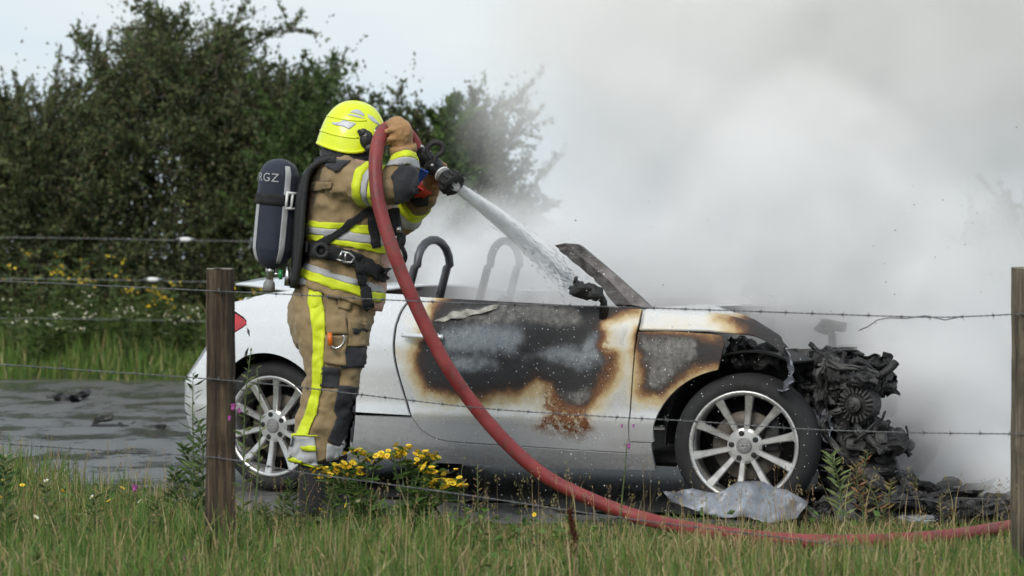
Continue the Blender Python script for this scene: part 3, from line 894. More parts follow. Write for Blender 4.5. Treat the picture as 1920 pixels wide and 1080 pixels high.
# sagging curl of melted aluminium at the bonnet's front corner
bm = bmesh.new()
curl = [(2.60, 0.79), (2.655, 0.745), (2.69, 0.68), (2.695, 0.60), (2.665, 0.55), (2.63, 0.545)]
ring = []
for i, (x, z) in enumerate(catmull(curl, 5)):
    row = []
    for k in range(6):
        w = k / 5
        row.append(bm.verts.new((x - 0.055 * w + 0.008 * math.sin(i * 1.7 + k), -0.885 + 0.09 * w + 0.012 * math.sin(i * 2.1 + k * 1.3), z - 0.02 * w * math.cos(i * 0.9))))
    ring.append(row)
for i in range(len(ring) - 1):
    for k in range(5): bm.faces.new((ring[i][k], ring[i + 1][k], ring[i + 1][k + 1], ring[i][k + 1]))
o = obj('melted_sheet', bm, M['foil'], car)
o.modifiers.new('t', 'SOLIDIFY').thickness = 0.004

# rear deck between the quarter panels, with the boot lid sprung open
def deck(x0, x1, ymax, z_of, name, material, nx=18, ny=20, crown=0.045):
    vv, ff = [], []
    for i in range(nx):
        x = x0 + (x1 - x0) * i / (nx - 1)
        for k in range(ny):
            q = -1 + 2 * k / (ny - 1)
            ym = ymax(x)
            vv.append((x, ym * q, z_of(x) + crown * (1 - q * q)))
    for i in range(nx - 1):
        for k in range(ny - 1):
            a = i * ny + k
            ff.append((a, a + ny, a + ny + 1, a + 1))
    o = pydata(name, vv, ff, material, car, True)
    o.modifiers.new('t', 'SOLIDIFY').thickness = 0.012
    return o
deck(-0.42, 0.42, lambda x: float(np.interp(x, [-0.44, -0.38, -0.32, -0.25, -0.12, 0.42], [0.44, 0.58, 0.70, 0.76, 0.80, 0.80])) - 0.012,
     lambda x: float(np.interp(x, TOPX, TOPZ)) - 0.006, 'rear_deck', M['paint_clean'])
deck(-0.60, 0.02, lambda x: float(np.interp(x, [-0.60, -0.54, -0.41, 0.02], [0.22, 0.40, 0.52, 0.54])),
     lambda x: float(np.interp(x, [-0.64, -0.4, -0.02], [0.995, 0.998, 0.962])), 'boot_lid', M['paint_clean'], crown=0.03)

# dark inner structure: tub, bulkheads, wheel housings
def part_box(name, c, s, material, bev=0.02):
    bm = bmesh.new(); box(bm, c, s); bevel(bm, bev, 1)
    return obj(name, bm, material, car, False)
part_box('floor_pan', (1.0, 0, 0.215), (3.0, 1.36, 0.07), M['char'])
for sy in (-1, 1):
    part_box('door_inner_shell', (1.33, sy * 0.79, 0.575), (1.22, 0.035, 0.58), M['char'], 0.01)
part_box('rear_bulkhead', (0.46, 0, 0.56), (0.10, 1.50, 0.66), M['char'])
part_box('scuttle', (1.86, 0, 0.62), (0.16, 1.46, 0.52), M['char'])
part_box('dashboard', (1.66, 0, 0.78), (0.26, 1.36, 0.16), M['char'], 0.04)
def wheel_housing(cx_, cz_, r, y0, y1, a0=-6, a1=186):
    bm = bmesh.new()
    rings = []
    for y in (y0, (y0 + y1) / 2, y1):
        rings.append([bm.verts.new((cx_ + r * math.cos(math.radians(a)), y, cz_ + r * math.sin(math.radians(a)))) for a in range(a0, a1 + 1, 8)])
    for i in range(2):
        for k in range(len(rings[0]) - 1):
            bm.faces.new((rings[i][k], rings[i][k + 1], rings[i + 1][k + 1], rings[i + 1][k]))
    bm.faces.new(rings[2])
    o = obj('wheel_housing', bm, M['black_rubber'], car, False)
    o.modifiers.new('t', 'SOLIDIFY').thickness = 0.01
for sy in (-1, 1):
    wheel_housing(0.0, 0.317, 0.365, sy * 0.885, sy * 0.60)
    wheel_housing(2.46, 0.30, 0.41, sy * 0.80, sy * 0.52, 62, 186)

# roll hoops, seats, windscreen frame, door mirror
def hoop(yc, name='roll_hoop'):
    bm = bmesh.new()
    xa = 0.53
    pts = [(xa - 0.01, yc - 0.16, 0.80)] + [(xa + 0.05 + 0.02, yc - 0.16, 1.08)]
    for a in range(180, -1, -20):
        pts.append((xa + 0.085, yc + 0.16 * math.cos(math.radians(a)), 1.09 + 0.125 * math.sin(math.radians(a))))
    pts += [(xa + 0.07, yc + 0.16, 1.08), (xa - 0.01, yc + 0.16, 0.80)]
    tube(bm, pts, 0.021, 10)
    obj(name, bm, M['hoop'], car)
M['hoop'] = simple('scorched_hoop', (0.11, 0.115, 0.125), 0.45, metal=0.5, var=0.5, scale=10)
hoop(-0.38); hoop(0.36)
for sy in (-1, 1):
    bm = bmesh.new()
    yc = sy * 0.36
    tube(bm, [(0.86, yc - 0.2, 0.35), (0.68, yc - 0.2, 0.62), (0.62, yc - 0.17, 0.86), (0.60, yc, 0.92), (0.62, yc + 0.17, 0.86), (0.68, yc + 0.2, 0.62), (0.86, yc + 0.2, 0.35)], 0.018, 8)
    for k in range(5):
        z = 0.45 + 0.08 * k
        xk = 0.80 - 0.035 * k
        tube(bm, [(xk, yc - 0.19, z), (xk - 0.03, yc, z - 0.01), (xk, yc + 0.19, z)], 0.007, 6)
    box(bm, (1.05, yc, 0.34), (0.48, 0.44, 0.08))
    obj('seat_frame', bm, M['char'], car)

bm = bmesh.new()
fr = [car_xz(1085, 458, -0.66), car_xz(1128, 494, -0.66), car_xz(1175, 535, -0.70), car_xz(1222, 578, -0.74)]
rr = [car_xz(1040, 460, -0.60), car_xz(1070, 487, -0.62), car_xz(1118, 527, -0.66), car_xz(1152, 572, -0.70)]
fy, ry_ = [-0.66, -0.66, -0.70, -0.74], [-0.60, -0.62, -0.66, -0.70]
F3 = catmull([(x, y, z) for (x, z), y in zip(fr, fy)], 5); R3 = catmull([(x, y, z) for (x, z), y in zip(rr, ry_)], 5)
rows = []
for k, (a, b) in enumerate(zip(F3, R3)):
    a, b = Vector(a), Vector(b)
    jig = Vector((0.006 * math.sin(k * 2.3), 0, 0.006 * math.sin(k * 3.1)))
    m_ = (a + b) / 2 + Vector((0, -0.014, 0.008))
    rows.append([a, m_, b + jig, b + jig + Vector((0.004, 0.035, -0.016)), a + Vector((0.0, 0.045, -0.008))])
disc_loft(bm, rows)
bm.faces.new(bm.verts[:5][::-1]) if False else None
bmesh.ops.holes_fill(bm, edges=[e for e in bm.edges if e.is_boundary])
bmesh.ops.recalc_face_normals(bm, faces=bm.faces[:])
M['pillar'] = simple('burnt_pillar', (0.20, 0.19, 0.19), 0.55, metal=0.4, var=0.6, scale=9, bump=0.4, bscale=60, c2=(0.045, 0.035, 0.03))
o = obj('windscreen_pillar', bm, M['pillar'], car, False)
bm = bmesh.new()      # far pillar
tube(bm, [(1.93, 0.74, 0.88), (1.86, 0.72, 0.94), (1.80, 0.71, 0.98)], [(0.05, 0.02)] * 3, 8)
obj('windscreen_pillar', bm, M['pillar'], car)

bm = bmesh.new()      # melted door mirror on its bracket
rng = np.random.default_rng(4)
mx, mz = car_xz(1092, 545, -0.93)
def lump(bm, c, r, seed, amp=0.25, u=14, v=10):
    vs_ = ball(bm, c, r, u, v)
    rg = np.random.default_rng(seed)
    for vv_ in vs_:
        dlt = (vv_.co - Vector(c))
        n_ = math.sin(dlt.x * 70 + seed) * math.sin(dlt.y * 83 + 2) * math.sin(dlt.z * 61 + seed * 2)
        vv_.co = Vector(c) + dlt * (1 + amp * n_ + rg.uniform(-amp, amp) * 0.35)
lump(bm, (mx, -0.93, mz), (0.055, 0.05, 0.036), 3, 0.4)
lump(bm, (mx + 0.05, -0.92, mz - 0.012), (0.045, 0.04, 0.035), 5, 0.4)
for k in range(7):
    a = Vector((mx - 0.02 + rng.uniform(-0.06, 0.03), -0.94 + rng.uniform(-0.03, 0.03), mz + rng.uniform(-0.03, 0.035)))
    tube(bm, [a, a + Vector(rng.uniform(-0.03, 0.03, 3))], [0.011, 0.008], 6)
tube(bm, [(mx + 0.06, -0.91, mz), (mx + 0.085, -0.885, mz - 0.05), (mx + 0.075, -0.868, mz - 0.12)], [0.022, 0.017, 0.022], 8)
obj('door_mirror', bm, M['char'], car)

# door handle with its recess
hx, hz = car_xz(778, 629, -0.92)
bm = bmesh.new()
tube(bm, catmull([(hx - 0.06, -0.928, hz + 0.002), (hx, -0.945, hz), (hx + 0.10, -0.943, hz - 0.003), (hx + 0.155, -0.926, hz - 0.004)], 4), [(0.013, 0.010)] * 13, 10)
obj('handle', bm, M['paint_clean'], door)

# wheels
def wheel(cx_, cz_, yside, steer=0.0, tyre_r=0.318, sag=0.0):
    """10-spoke rim; local axis -y faces outwards"""
    w = empty('wheel', (cx_, yside, cz_))
    w.parent = car
    w.rotation_euler = (0, 0, steer)
    sgn = -1 if yside < 0 else 1
    n = 56
    def lathe(name, prof, material, parent):
        bm = bmesh.new()
        rings = [[(r * math.cos(2 * math.pi * k / n), sgn * y, r * math.sin(2 * math.pi * k / n)) for k in range(n)] for r, y in prof]
        disc_loft(bm, rings)
        bmesh.ops.recalc_face_normals(bm, faces=bm.faces[:])
        o = obj(name, bm, material, w)
        o.modifiers.new('t', 'SOLIDIFY').thickness = 0.003
        return o
    bm = bmesh.new()
    prof = [(0.236, -0.21), (0.262, -0.22), (0.300, -0.205), (0.316, -0.18), (tyre_r, -0.11), (0.316, -0.04), (0.300, -0.012), (0.275, 0.004), (0.250, 0.002), (0.238, -0.006)]
    rings = []
    for r, y in prof:
        rg = []
        for k in range(n):
            a = 2 * math.pi * k / n
            z = r * math.sin(a)
            zb = -cz_ + 0.004
            yy = y
            if z < zb:
                yy = y + (0.02 if y > -0.1 else -0.02) * min(1, (zb - z) / 0.02); z = zb
            rg.append((r * math.cos(a), sgn * yy, z))
        rings.append(rg)
    disc_loft(bm, rings); bmesh.ops.recalc_face_normals(bm, faces=bm.faces[:])
    obj('tyre', bm, M['tyre'], w)
    rim = lathe('rim', [(0.238, -0.19), (0.226, -0.15), (0.222, -0.03), (0.226, -0.012), (0.240, -0.004), (0.245, 0.002), (0.240, 0.006), (0.228, 0.002), (0.223, -0.010)], M['alu_wheel'], w)
    # spokes and hub in one casting
    bm = bmesh.new()
    for k in range(10):
        a = math.radians(36 * k + 12)
        ca, sa = math.cos(a), math.sin(a)
        def pt(r, q, y): return (r * ca - q * sa, sgn * y, r * sa + q * ca)
        st = [(0.045, 0.013, -0.016), (0.075, 0.0125, -0.018), (0.13, 0.014, -0.016), (0.19, 0.0165, -0.010), (0.229, 0.021, -0.003)]
        rows = []
        for r, hw, y in st:
            rows.append([pt(r, -hw, y - 0.03), pt(r, -hw, y - 0.006), pt(r, -hw * 0.72, y), pt(r, hw * 0.72, y), pt(r, hw, y - 0.006), pt(r, hw, y - 0.03)])
        disc_loft(bm, rows)
    hub = [(0.001, -0.020), (0.034, -0.020), (0.036, -0.016), (0.066, -0.018), (0.078, -0.024), (0.080, -0.05)]
    disc_loft(bm, [[(r * math.cos(2 * math.pi * k / 40), sgn * y, r * math.sin(2 * math.pi * k / 40)) for k in range(40)] for r, y in hub])
    bmesh.ops.recalc_face_normals(bm, faces=bm.faces[:])
    sp = obj('spokes', bm, M['alu_wheel'], w, False)
    for k in range(5):
        a = math.radians(72 * k + 30)
        bm = bmesh.new()
        c = Vector((0.057 * math.cos(a), 0, 0.057 * math.sin(a)))
        tube(bm, [c + Vector((0, sgn * -0.03, 0)), c + Vector((0, sgn * -0.0135, 0)), c + Vector((0, sgn * -0.0132, 0))], [0.0125, 0.0125, 0.010], 12)
        obj('bolt', bm, M['black_plastic'], w)
    bm = bmesh.new()
    tube(bm, [(0, sgn * -0.03, 0), (0, sgn * -0.013, 0), (0, sgn * -0.010, 0)], [0.0315, 0.0315, 0.027], 28)
    cap = obj('hub_cap', bm, M['grey_plastic'], w)
    bm = bmesh.new()                          # four linked rings on the cap
    for q in (-0.0165, -0.0055, 0.0055, 0.0165):
        pts = [(q + 0.0072 * math.cos(a), sgn * -0.0094, 0.0072 * math.sin(a)) for a in np.linspace(0, 2 * math.pi, 17)]
        tube(bm, pts, 0.0011, 5)
    obj('emblem', bm, M['steel'], w)
    lathe('brake_disc', [(0.05, -0.075), (0.150, -0.075), (0.152, -0.08), (0.152, -0.10), (0.05, -0.10)], M['disc'], w)
    bm = bmesh.new()
    vs_ = box(bm, (0.115, sgn * -0.085, 0.05), (0.07, 0.07, 0.15)); bevel(bm, 0.015, 2)
    obj('brake_caliper', bm, M['char'], w)
    bm = bmesh.new(); tube(bm, [(0, sgn * -0.05, 0), (0, sgn * -0.30, 0)], [0.05, 0.04], 16); obj('stub_axle', bm, M['char'], w)
    bm = bmesh.new(); tube(bm, [(0, sgn * -0.188, 0), (0, sgn * -0.192, 0)], [0.232, 0.232], 40); obj('inner_face', bm, M['char'], w)
    return w
WY = 0.885
wheel(0.0, 0.315, -WY)
wheel(2.46, 0.300, -0.875, math.radians(13))
wheel(0.0, 0.315, WY)
wheel(2.46, 0.300, 0.875, math.radians(13))

# engine bay: charred block, alternator, pulley, brackets and hanging shreds
def at_car(px, py, yl):
    x, z = car_xz(px, py, yl); return Vector((x, yl, z))
def rough_obj(name, bm, material, amp, seed, parent=car, sub=2, scale=9.0):
    """break up a block with several octaves of displacement so that it reads as burnt wreckage"""
    bmesh.ops.subdivide_edges(bm, edges=bm.edges[:], cuts=sub, use_grid_fill=True)
    rg = np.random.default_rng(seed)
    ph = rg.uniform(0, 6, 6)
    for v in bm.verts:
        c = v.co * scale
        n_ = Vector((math.sin(c.y * 1.3 + ph[0]) + 0.5 * math.sin(c.z * 3.1 + ph[1]), math.sin(c.z * 1.5 + ph[2]) + 0.5 * math.sin(c.x * 2.9 + ph[3]), math.sin(c.x * 1.7 + ph[4]) + 0.5 * math.sin(c.y * 3.3 + ph[5])))
        v.co += n_ * amp + Vector(rg.normal(0, amp * 0.35, 3))
    return obj(name, bm, material, parent, False)
bm = bmesh.new(); box(bm, (2.64, -0.32, 0.42), (0.26, 0.28, 0.32)); rough_obj('engine_block', bm, M['char'], 0.020, 1, sub=7, scale=14)
bm = bmesh.new(); box(bm, (2.61, -0.34, 0.62), (0.22, 0.26, 0.10)); rough_obj('cylinder_head', bm, M['char'], 0.022, 2, sub=8, scale=16)
bm = bmesh.new(); box(bm, (2.42, -0.1, 0.48), (0.28, 0.7, 0.42)); rough_obj('gearbox', bm, M['char'], 0.015, 3, sub=5)
# ragged top of the burnt engine
bm = bmesh.new()
rg = np.random.default_rng(21)
ENG = [(1482, 668), (1530, 660), (1588, 655), (1612, 668), (1640, 700), (1662, 742), (1645, 768), (1660, 795), (1694, 802), (1690, 848), (1640, 868), (1560, 880), (1535, 840), (1515, 770), (1490, 715)]
ENG_LOW = [(1535, 820), (1690, 800), (1712, 850), (1680, 880), (1722, 945), (1540, 958), (1525, 900)]
bm.free()
nc = 0
while nc < 150:
    q = np.array([[rg.uniform(1480, 1720), rg.uniform(654, 884) if nc < 88 else rg.uniform(780, 950)]])
    sd_ = poly_sd(q, ENG if nc < 88 else ENG_LOW)[0]
    if sd_ < (4 if nc < 88 else 1): continue
    yl = rg.uniform(-0.58, -0.32) if nc > 20 else rg.uniform(-0.40, -0.20)
    c = at_car(q[0, 0], q[0, 1], yl)
    s_ = min(0.055, 0.018 + sd_ * 0.0011)
    bm = bmesh.new(); kind = nc % 5
    rot = Euler(tuple(rg.uniform(-0.5, 0.5, 3)))
    if kind == 0: box(bm, c, (s_ * rg.uniform(1.0, 2.4), s_, s_ * rg.uniform(0.4, 1.2)), rot); bevel(bm, s_ * 0.12, 1)
    elif kind == 1:
        dv = Vector((rg.normal(0, 1), -0.4, rg.normal(0, 0.6))).normalized() * s_ * 1.3
        tube(bm, [c - dv, c - dv * 0.6, c + dv * 0.6, c + dv], [s_ * 0.5, s_ * 0.62, s_ * 0.62, s_ * 0.45], 14)
    elif kind == 2: lump(bm, c, (s_ * 1.2, s_ * 0.8, s_ * rg.uniform(0.5, 1.0)), 200 + nc, 0.5, 14, 10)
    elif kind == 3:
        dv = Vector((rg.normal(0, 1), -0.2, rg.normal(0, 1))).normalized() * s_ * 2.2
        tube(bm, catmull([c - dv, c + Vector(rg.normal(0, s_ * 0.6, 3)), c + dv], 5), s_ * rg.uniform(0.16, 0.32), 8)
    else:
        tube(bm, [c + Vector((0, 0.03, 0)), c, c + Vector((0, -0.012, 0))], [s_ * 0.8, s_ * 0.8, s_ * 0.55], 18)
        tube(bm, [c + Vector((0, -0.01, 0)), c + Vector((0, -0.03, 0))], [s_ * 0.3, s_ * 0.25], 10)
    rough_obj('burnt_component', bm, M['char_grey'] if nc % 3 == 1 else M['char'], s_ * 0.09, 300 + nc, sub=1, scale=40)
    nc += 1
# flakes of melted plastic along the ragged top
for k in range(26):
    px = 1486 + k * 6.2; py = np.interp(px, [1480, 1590, 1612, 1650], [672, 662, 674, 722]) + rg.uniform(-6, 10)
    bm = bmesh.new(); lump(bm, at_car(px, py, rg.uniform(-0.5, -0.15)), (rg.uniform(0.02, 0.05), rg.uniform(0.02, 0.05), rg.uniform(0.006, 0.02)), 500 + k, 0.6, 10, 8)
    obj('melted_flake', bm, M['char'], car, False)
for k, (px, py, yl, r, nf) in enumerate([(1612, 757, -0.52, 0.080, 22)]):
    c = at_car(px, py, yl)
    alt = empty('alternator', c); alt.parent = car
    bm = bmesh.new(); tube(bm, [(0, -0.05, 0), (0, -0.045, 0), (0, 0.06, 0), (0, 0.08, 0)], [r * 0.75, r, r, r * 0.7], 28); obj('housing', bm, M['char'], alt, False)
    for q in range(nf):
        a = 2 * math.pi * q / nf
        bm = bmesh.new()
        box(bm, (r * 0.82 * math.cos(a), -0.055, r * 0.82 * math.sin(a)), (r * 0.36, 0.014, 0.008), Euler((0, -a, 0)))
        obj('fin', bm, M['char_grey'], alt, False)
    bm = bmesh.new(); tube(bm, [(0, -0.05, 0), (0, -0.085, 0), (0, -0.09, 0)], [0.034, 0.034, 0.020], 20); obj('pulley', bm, M['char_grey'], alt, False)
    bm = bmesh.new(); tube(bm, [(0, -0.09, 0), (0, -0.10, 0)], [0.012, 0.010], 8); obj('nut', bm, M['char_grey'], alt, False)
c = at_car(1602, 840, -0.55)
bm = bmesh.new()
for r, w_, y in ((0.060, 0.005, 0.0), (0.054, 0.004, 0.004), (0.030, 0.006, -0.006)):
    tube(bm, [(c.x + r * math.cos(a), c.y + y, c.z + r * math.sin(a)) for a in np.linspace(0, 2 * math.pi, 33)], w_, 6)
tube(bm, [c + Vector((0, 0.01, 0)), c + Vector((0, 0.14, 0))], [0.056, 0.06], 24)
obj('crank_pulley', bm, M['char_grey'], car, False)
bm = bmesh.new()
tube(bm, [at_car(1640, 845, -0.45), at_car(1672, 835, -0.4), at_car(1690, 815, -0.35)], [0.06, 0.055, 0.04], 12); rough_obj('compressor', bm, M['char'], 0.008, 8, sub=1)
for k in range(16):
    bm = bmesh.new()
    a = Vector((rg.uniform(2.55, 2.95), rg.uniform(-0.60, -0.45), rg.uniform(0.25, 0.68)))
    b = a + Vector((rg.uniform(-0.16, 0.16), rg.uniform(-0.03, 0.05), rg.uniform(-0.2, 0.12)))
    m_ = (a + b) / 2 + Vector(rg.uniform(-0.05, 0.05, 3))
    tube(bm, catmull([a, m_, b], 5), rg.uniform(0.006, 0.02), 7)
    obj('burnt_hose', bm, M['char'], car)
for k, (px, py, yl, sx, sz, mt) in enumerate([(1560, 718, -0.54, 0.045, 0.20, 'char_grey'), (1600, 690, -0.55, 0.22, 0.018, 'char_grey'), (1545, 790, -0.56, 0.05, 0.10, 'foil'), (1585, 800, -0.55, 0.06, 0.13, 'char'), (1645, 725, -0.42, 0.16, 0.03, 'char'), (1522, 760, -0.5, 0.06, 0.22, 'char')]):
    bm = bmesh.new(); box(bm, at_car(px, py, yl), (sx, 0.03, sz), Euler((0.1 * k, 0.25 * math.sin(k * 2.1), 0.2)))
    rough_obj('bracket', bm, M[mt], 0.007, 40 + k, sub=3, scale=25)
# crumpled shreds of sheet around the wheel
for k, (px, py, yl, sx, sz) in enumerate([(1538, 735, -0.60, 0.07, 0.20), (1552, 800, -0.58, 0.05, 0.12), (1640, 690, -0.30, 0.16, 0.12), (1660, 720, -0.25, 0.10, 0.10), (1420, 665, -0.72, 0.20, 0.12), (1380, 655, -0.74, 0.10, 0.10)]):
    bm = bmesh.new()
    bmesh.ops.create_grid(bm, x_segments=9, y_segments=9, size=0.5)
    c = at_car(px, py, yl)
    rgk = np.random.default_rng(60 + k)
    for v in bm.verts:
        x, y = v.co.x, v.co.y
        q = Vector((x * sx + rgk.normal(0, 0.005), 0.022 * math.sin(x * 9 + k) + 0.02 * math.sin(y * 11 + k * 2) + rgk.normal(0, 0.004), y * sz + 0.012 * math.sin(x * 14 + k) + rgk.normal(0, 0.005)))
        v.co = c + q
    o = obj('metal_shred', bm, M['char_grey'] if k in (0, 4, 5) else (M['foil'] if k == 1 else M['char']), car, False)
    o.modifiers.new('t', 'SOLIDIFY').thickness = 0.003
# strut tower standing up on the far side
bm = bmesh.new()
b0 = at_car(1562, 668, 0.35); b1 = at_car(1560, 625, 0.35)
tube(bm, [b0, b1], [0.022, 0.018], 10)
box(bm, at_car(1563, 610, 0.35), (0.11, 0.06, 0.045), Euler((0, 0.15, 0))); lump(bm, at_car(1548, 616, 0.35), (0.05, 0.04, 0.03), 9)
obj('suspension_strut', bm, M['char'], car, False)
part_box('front_subframe', (2.55, -0.05, 0.235), (0.5, 0.95, 0.06), M['char'])
for sy in (-1, 1): part_box('chassis_rail', (2.32, sy * 0.44, 0.42), (0.75, 0.07, 0.11), M['char'])
part_box('undertray', (0.0, 0, 0.25), (1.3, 1.2, 0.10), M['black_rubber'])
part_box('boot_box', (-0.12, 0, 0.52), (0.60, 1.00, 0.42), M['black_rubber'])
# ================================================================ firefighter
FD = 11.0
GZ = 0.0
person = empty('person', P(620, 985, FD))
PO = person.location.copy()
tag(person, 'firefighter in tan turnout gear and yellow helmet raising a hose nozzle', 'person')
def pobj(name, bm, material, parent=person, smooth=True):
    for v in bm.verts: v.co -= PO
    return obj(name, bm, material, parent, smooth)

M['tan'] = fabric('tan_turnout_cloth', (0.285, 0.205, 0.105))
M['navy'] = fabric('dark_reinforcement_cloth', (0.020, 0.021, 0.026), 0.75)
M['hivis'] = fabric('fluorescent_tape', (0.66, 0.76, 0.015), 0.6, 0.10)
M['silver_tape'] = fabric('silver_reflective_tape', (0.42, 0.43, 0.44), 0.42, 0.12)
M['helmet'] = simple('fluorescent_helmet', (0.76, 0.86, 0.015), 0.28, var=0.06, coat=0.5, scale=5)
M['helmet_patch'] = simple('helmet_reflective_patch', (0.52, 0.55, 0.60), 0.35, var=0.1)
M['glove'] = fabric('leather_glove', (0.40, 0.225, 0.095), 0.75)
M['skin'] = simple('skin', (0.55, 0.33, 0.25), 0.5, var=0.1)
M['cyl_cover'] = fabric('navy_cylinder_cover', (0.014, 0.020, 0.040), 0.75)
M['orange'] = simple('orange_anodised', (0.75, 0.17, 0.015), 0.35, var=0.15)
M['green'] = simple('green_plastic', (0.02, 0.25, 0.07), 0.4)

def section(back, front, half, d=FD, ex=2.4, n=28, shift=0.0):
    b, f = P(*back, d + shift), P(*front, d + shift)
    c, a = (b + f) / 2, (f - b) / 2
    ring = []
    for k in range(n):
        th = 2 * math.pi * k / n
        ct, st = math.cos(th), math.sin(th)
        ring.append(c + a * (math.copysign(abs(ct) ** (2 / ex), ct)) + Vector((0, half * math.copysign(abs(st) ** (2 / ex), st), 0)))
    return ring
def smooth_rings(rings, n=4):
    flat = [np.array([tuple(p) for p in r]).ravel() for r in rings]
    return [[Vector(q) for q in r.reshape(-1, 3)] for r in catmull(flat, n)]
def closed(bm, rings):
    vv = disc_loft(bm, rings)
    bm.faces.new(vv[0][::-1]); bm.faces.new(vv[-1])
def limb(bm, pts, rad, n=16, sub=5):
    """pts: (px, py, depth), rad metres"""
    q = catmull([(*P(*p), r) for p, r in zip(pts, rad)], sub)
    tube(bm, [p[:3] for p in q], [max(p[3], 0.003) for p in q], n)
    for e, r in ((q[0], q[0][3]), (q[-1], q[-1][3])): ball(bm, e[:3], r * 0.985, n, 10)

def cloth_finish(o, voxel=0.011, smooth=4, amp=0.010, size=0.07, seed=0):
    r = o.modifiers.new('r', 'REMESH'); r.mode = 'VOXEL'; r.voxel_size = voxel
    s = o.modifiers.new('s', 'SMOOTH'); s.iterations = smooth; s.factor = 0.5
    if amp:
        tx = bpy.data.textures.new('folds', 'CLOUDS'); tx.noise_scale = size; tx.noise_depth = 2
        d_ = o.modifiers.new('d', 'DISPLACE'); d_.texture = tx; d_.strength = amp * 1.5; d_.mid_level = 0.62; d_.texture_coords = 'LOCAL'
        t2 = bpy.data.textures.new('creases', 'MUSGRAVE' if False else 'MARBLE'); t2.noise_scale = size * 0.9; t2.turbulence = 9; t2.noise_depth = 2
        d2 = o.modifiers.new('d2', 'DISPLACE'); d2.texture = t2; d2.strength = amp * 0.55; d2.mid_level = 0.6; d2.texture_coords = 'LOCAL'
    bake(o)
    return o

# --- torso and arm layout
TORSO = [((614, 286), (692, 294), 0.085), ((596, 300), (704, 312), 0.17), ((586, 322), (716, 338), 0.205), ((577, 372), (736, 386), 0.215),
         ((573, 430), (738, 452), 0.208), ((576, 472), (728, 512), 0.198), ((566, 503), (724, 552), 0.208), ((553, 530), (717, 586), 0.215)]
ARM_R = ([(640, 338, 10.82), (700, 348, 10.75), (750, 352, 10.72), (757, 318, 10.72), (756, 282, 10.74)], [0.096, 0.090, 0.073, 0.068, 0.054])
ARM_L = ([(690, 345, 11.20), (730, 400, 11.24), (752, 412, 11.20), (775, 390, 11.14), (798, 368, 11.06)], [0.095, 0.088, 0.074, 0.062, 0.052])
NEAR_LEG = [((552, 625), (690, 632), 0.115, 10.90), ((570, 690), (682, 690), 0.10, 10.88), ((560, 760), (664, 762), 0.092, 10.88), ((544, 822), (650, 824), 0.092, 10.88), ((536, 872), (634, 862), 0.095, 10.88)]
FAR_LEG = [((565, 625), (690, 632), 0.105, 11.12), ((585, 690), (676, 690), 0.093, 11.12), ((585, 760), (664, 762), 0.086, 11.12), ((582, 820), (656, 824), 0.085, 11.12), ((580, 862), (654, 850), 0.087, 11.12)]

# body under the clothes: one continuous figure
bm = bmesh.new()
shrink = 0.86
closed(bm, smooth_rings([section(b, f, h * shrink) for b, f, h in TORSO], 3))
closed(bm, smooth_rings([section((560, 520), (704, 565), 0.175), section((545, 580), (698, 600), 0.165), section((560, 640), (690, 640), 0.15)], 3))
for leg in (NEAR_LEG, FAR_LEG):
    q = [(((b[0] + f[0]) / 2), (b[1] + f[1]) / 2, d_) for b, f, h, d_ in leg]
    limb(bm, q + [(q[-1][0] - 2, 960, q[-1][2])], [0.095, 0.078, 0.068, 0.055, 0.05, 0.045])
    limb(bm, [(q[-1][0] - 5, 958, q[-1][2]), (q[-1][0] + 40, 972, q[-1][2]), (q[-1][0] + 62, 976, q[-1][2])], [0.035, 0.032, 0.02])
for A in (ARM_R, ARM_L): limb(bm, A[0], [r * 0.75 for r in A[1]])
limb(bm, [(652, 300, FD), (664, 270, FD)], [0.075, 0.068])
hc = P(668, 250, FD)
ball(bm, hc, (0.098, 0.078, 0.118), 20, 14)
ball(bm, P(712, 256, FD), (0.020, 0.014, 0.024), 10, 8)      # nose
ball(bm, P(702, 280, FD), (0.030, 0.035, 0.030), 10, 8)      # chin
for sy in (-1, 1):
    ball(bm, P(660, 255, FD) + Vector((0, sy * 0.076, 0)), (0.02, 0.012, 0.032), 8, 6)
    ball(bm, P(708, 246, FD) + Vector((-0.004, sy * 0.03, 0)), (0.016, 0.017, 0.012), 8, 6)
    for k in range(1): pass
body = pobj('body', bm, M['skin'])
cloth_finish(body, 0.012, 3, 0)

# jacket
bm = bmesh.new()
closed(bm, smooth_rings([section(b, f, h) for b, f, h in TORSO], 4))
for A in (ARM_R, ARM_L): limb(bm, *A)
limb(bm, [(640, 330, 10.86), (655, 328, 11.14)], [0.09, 0.09])
jacket = pobj('jacket', bm, M['tan'])
cloth_finish(jacket, 0.010, 5, 0.020, 0.075)
# trousers
bm = bmesh.new()
closed(bm, smooth_rings([section((560, 515), (706, 560), 0.185), section((545, 560), (703, 590), 0.192), section((541, 600), (698, 615), 0.19), section((556, 655), (692, 650), 0.165)], 4))
for leg in (NEAR_LEG, FAR_LEG):
    top = leg[0]
    rr_ = [section((top[0][0], 590), (top[1][0], 600), top[2], top[3], 2.1, 24)] + [section(b, f, h, d_, 2.2, 24) for b, f, h, d_ in leg]
    closed(bm, smooth_rings(rr_, 4))
trousers = pobj('trousers', bm, M['tan'])
cloth_finish(trousers, 0.010, 4, 0.022, 0.08)

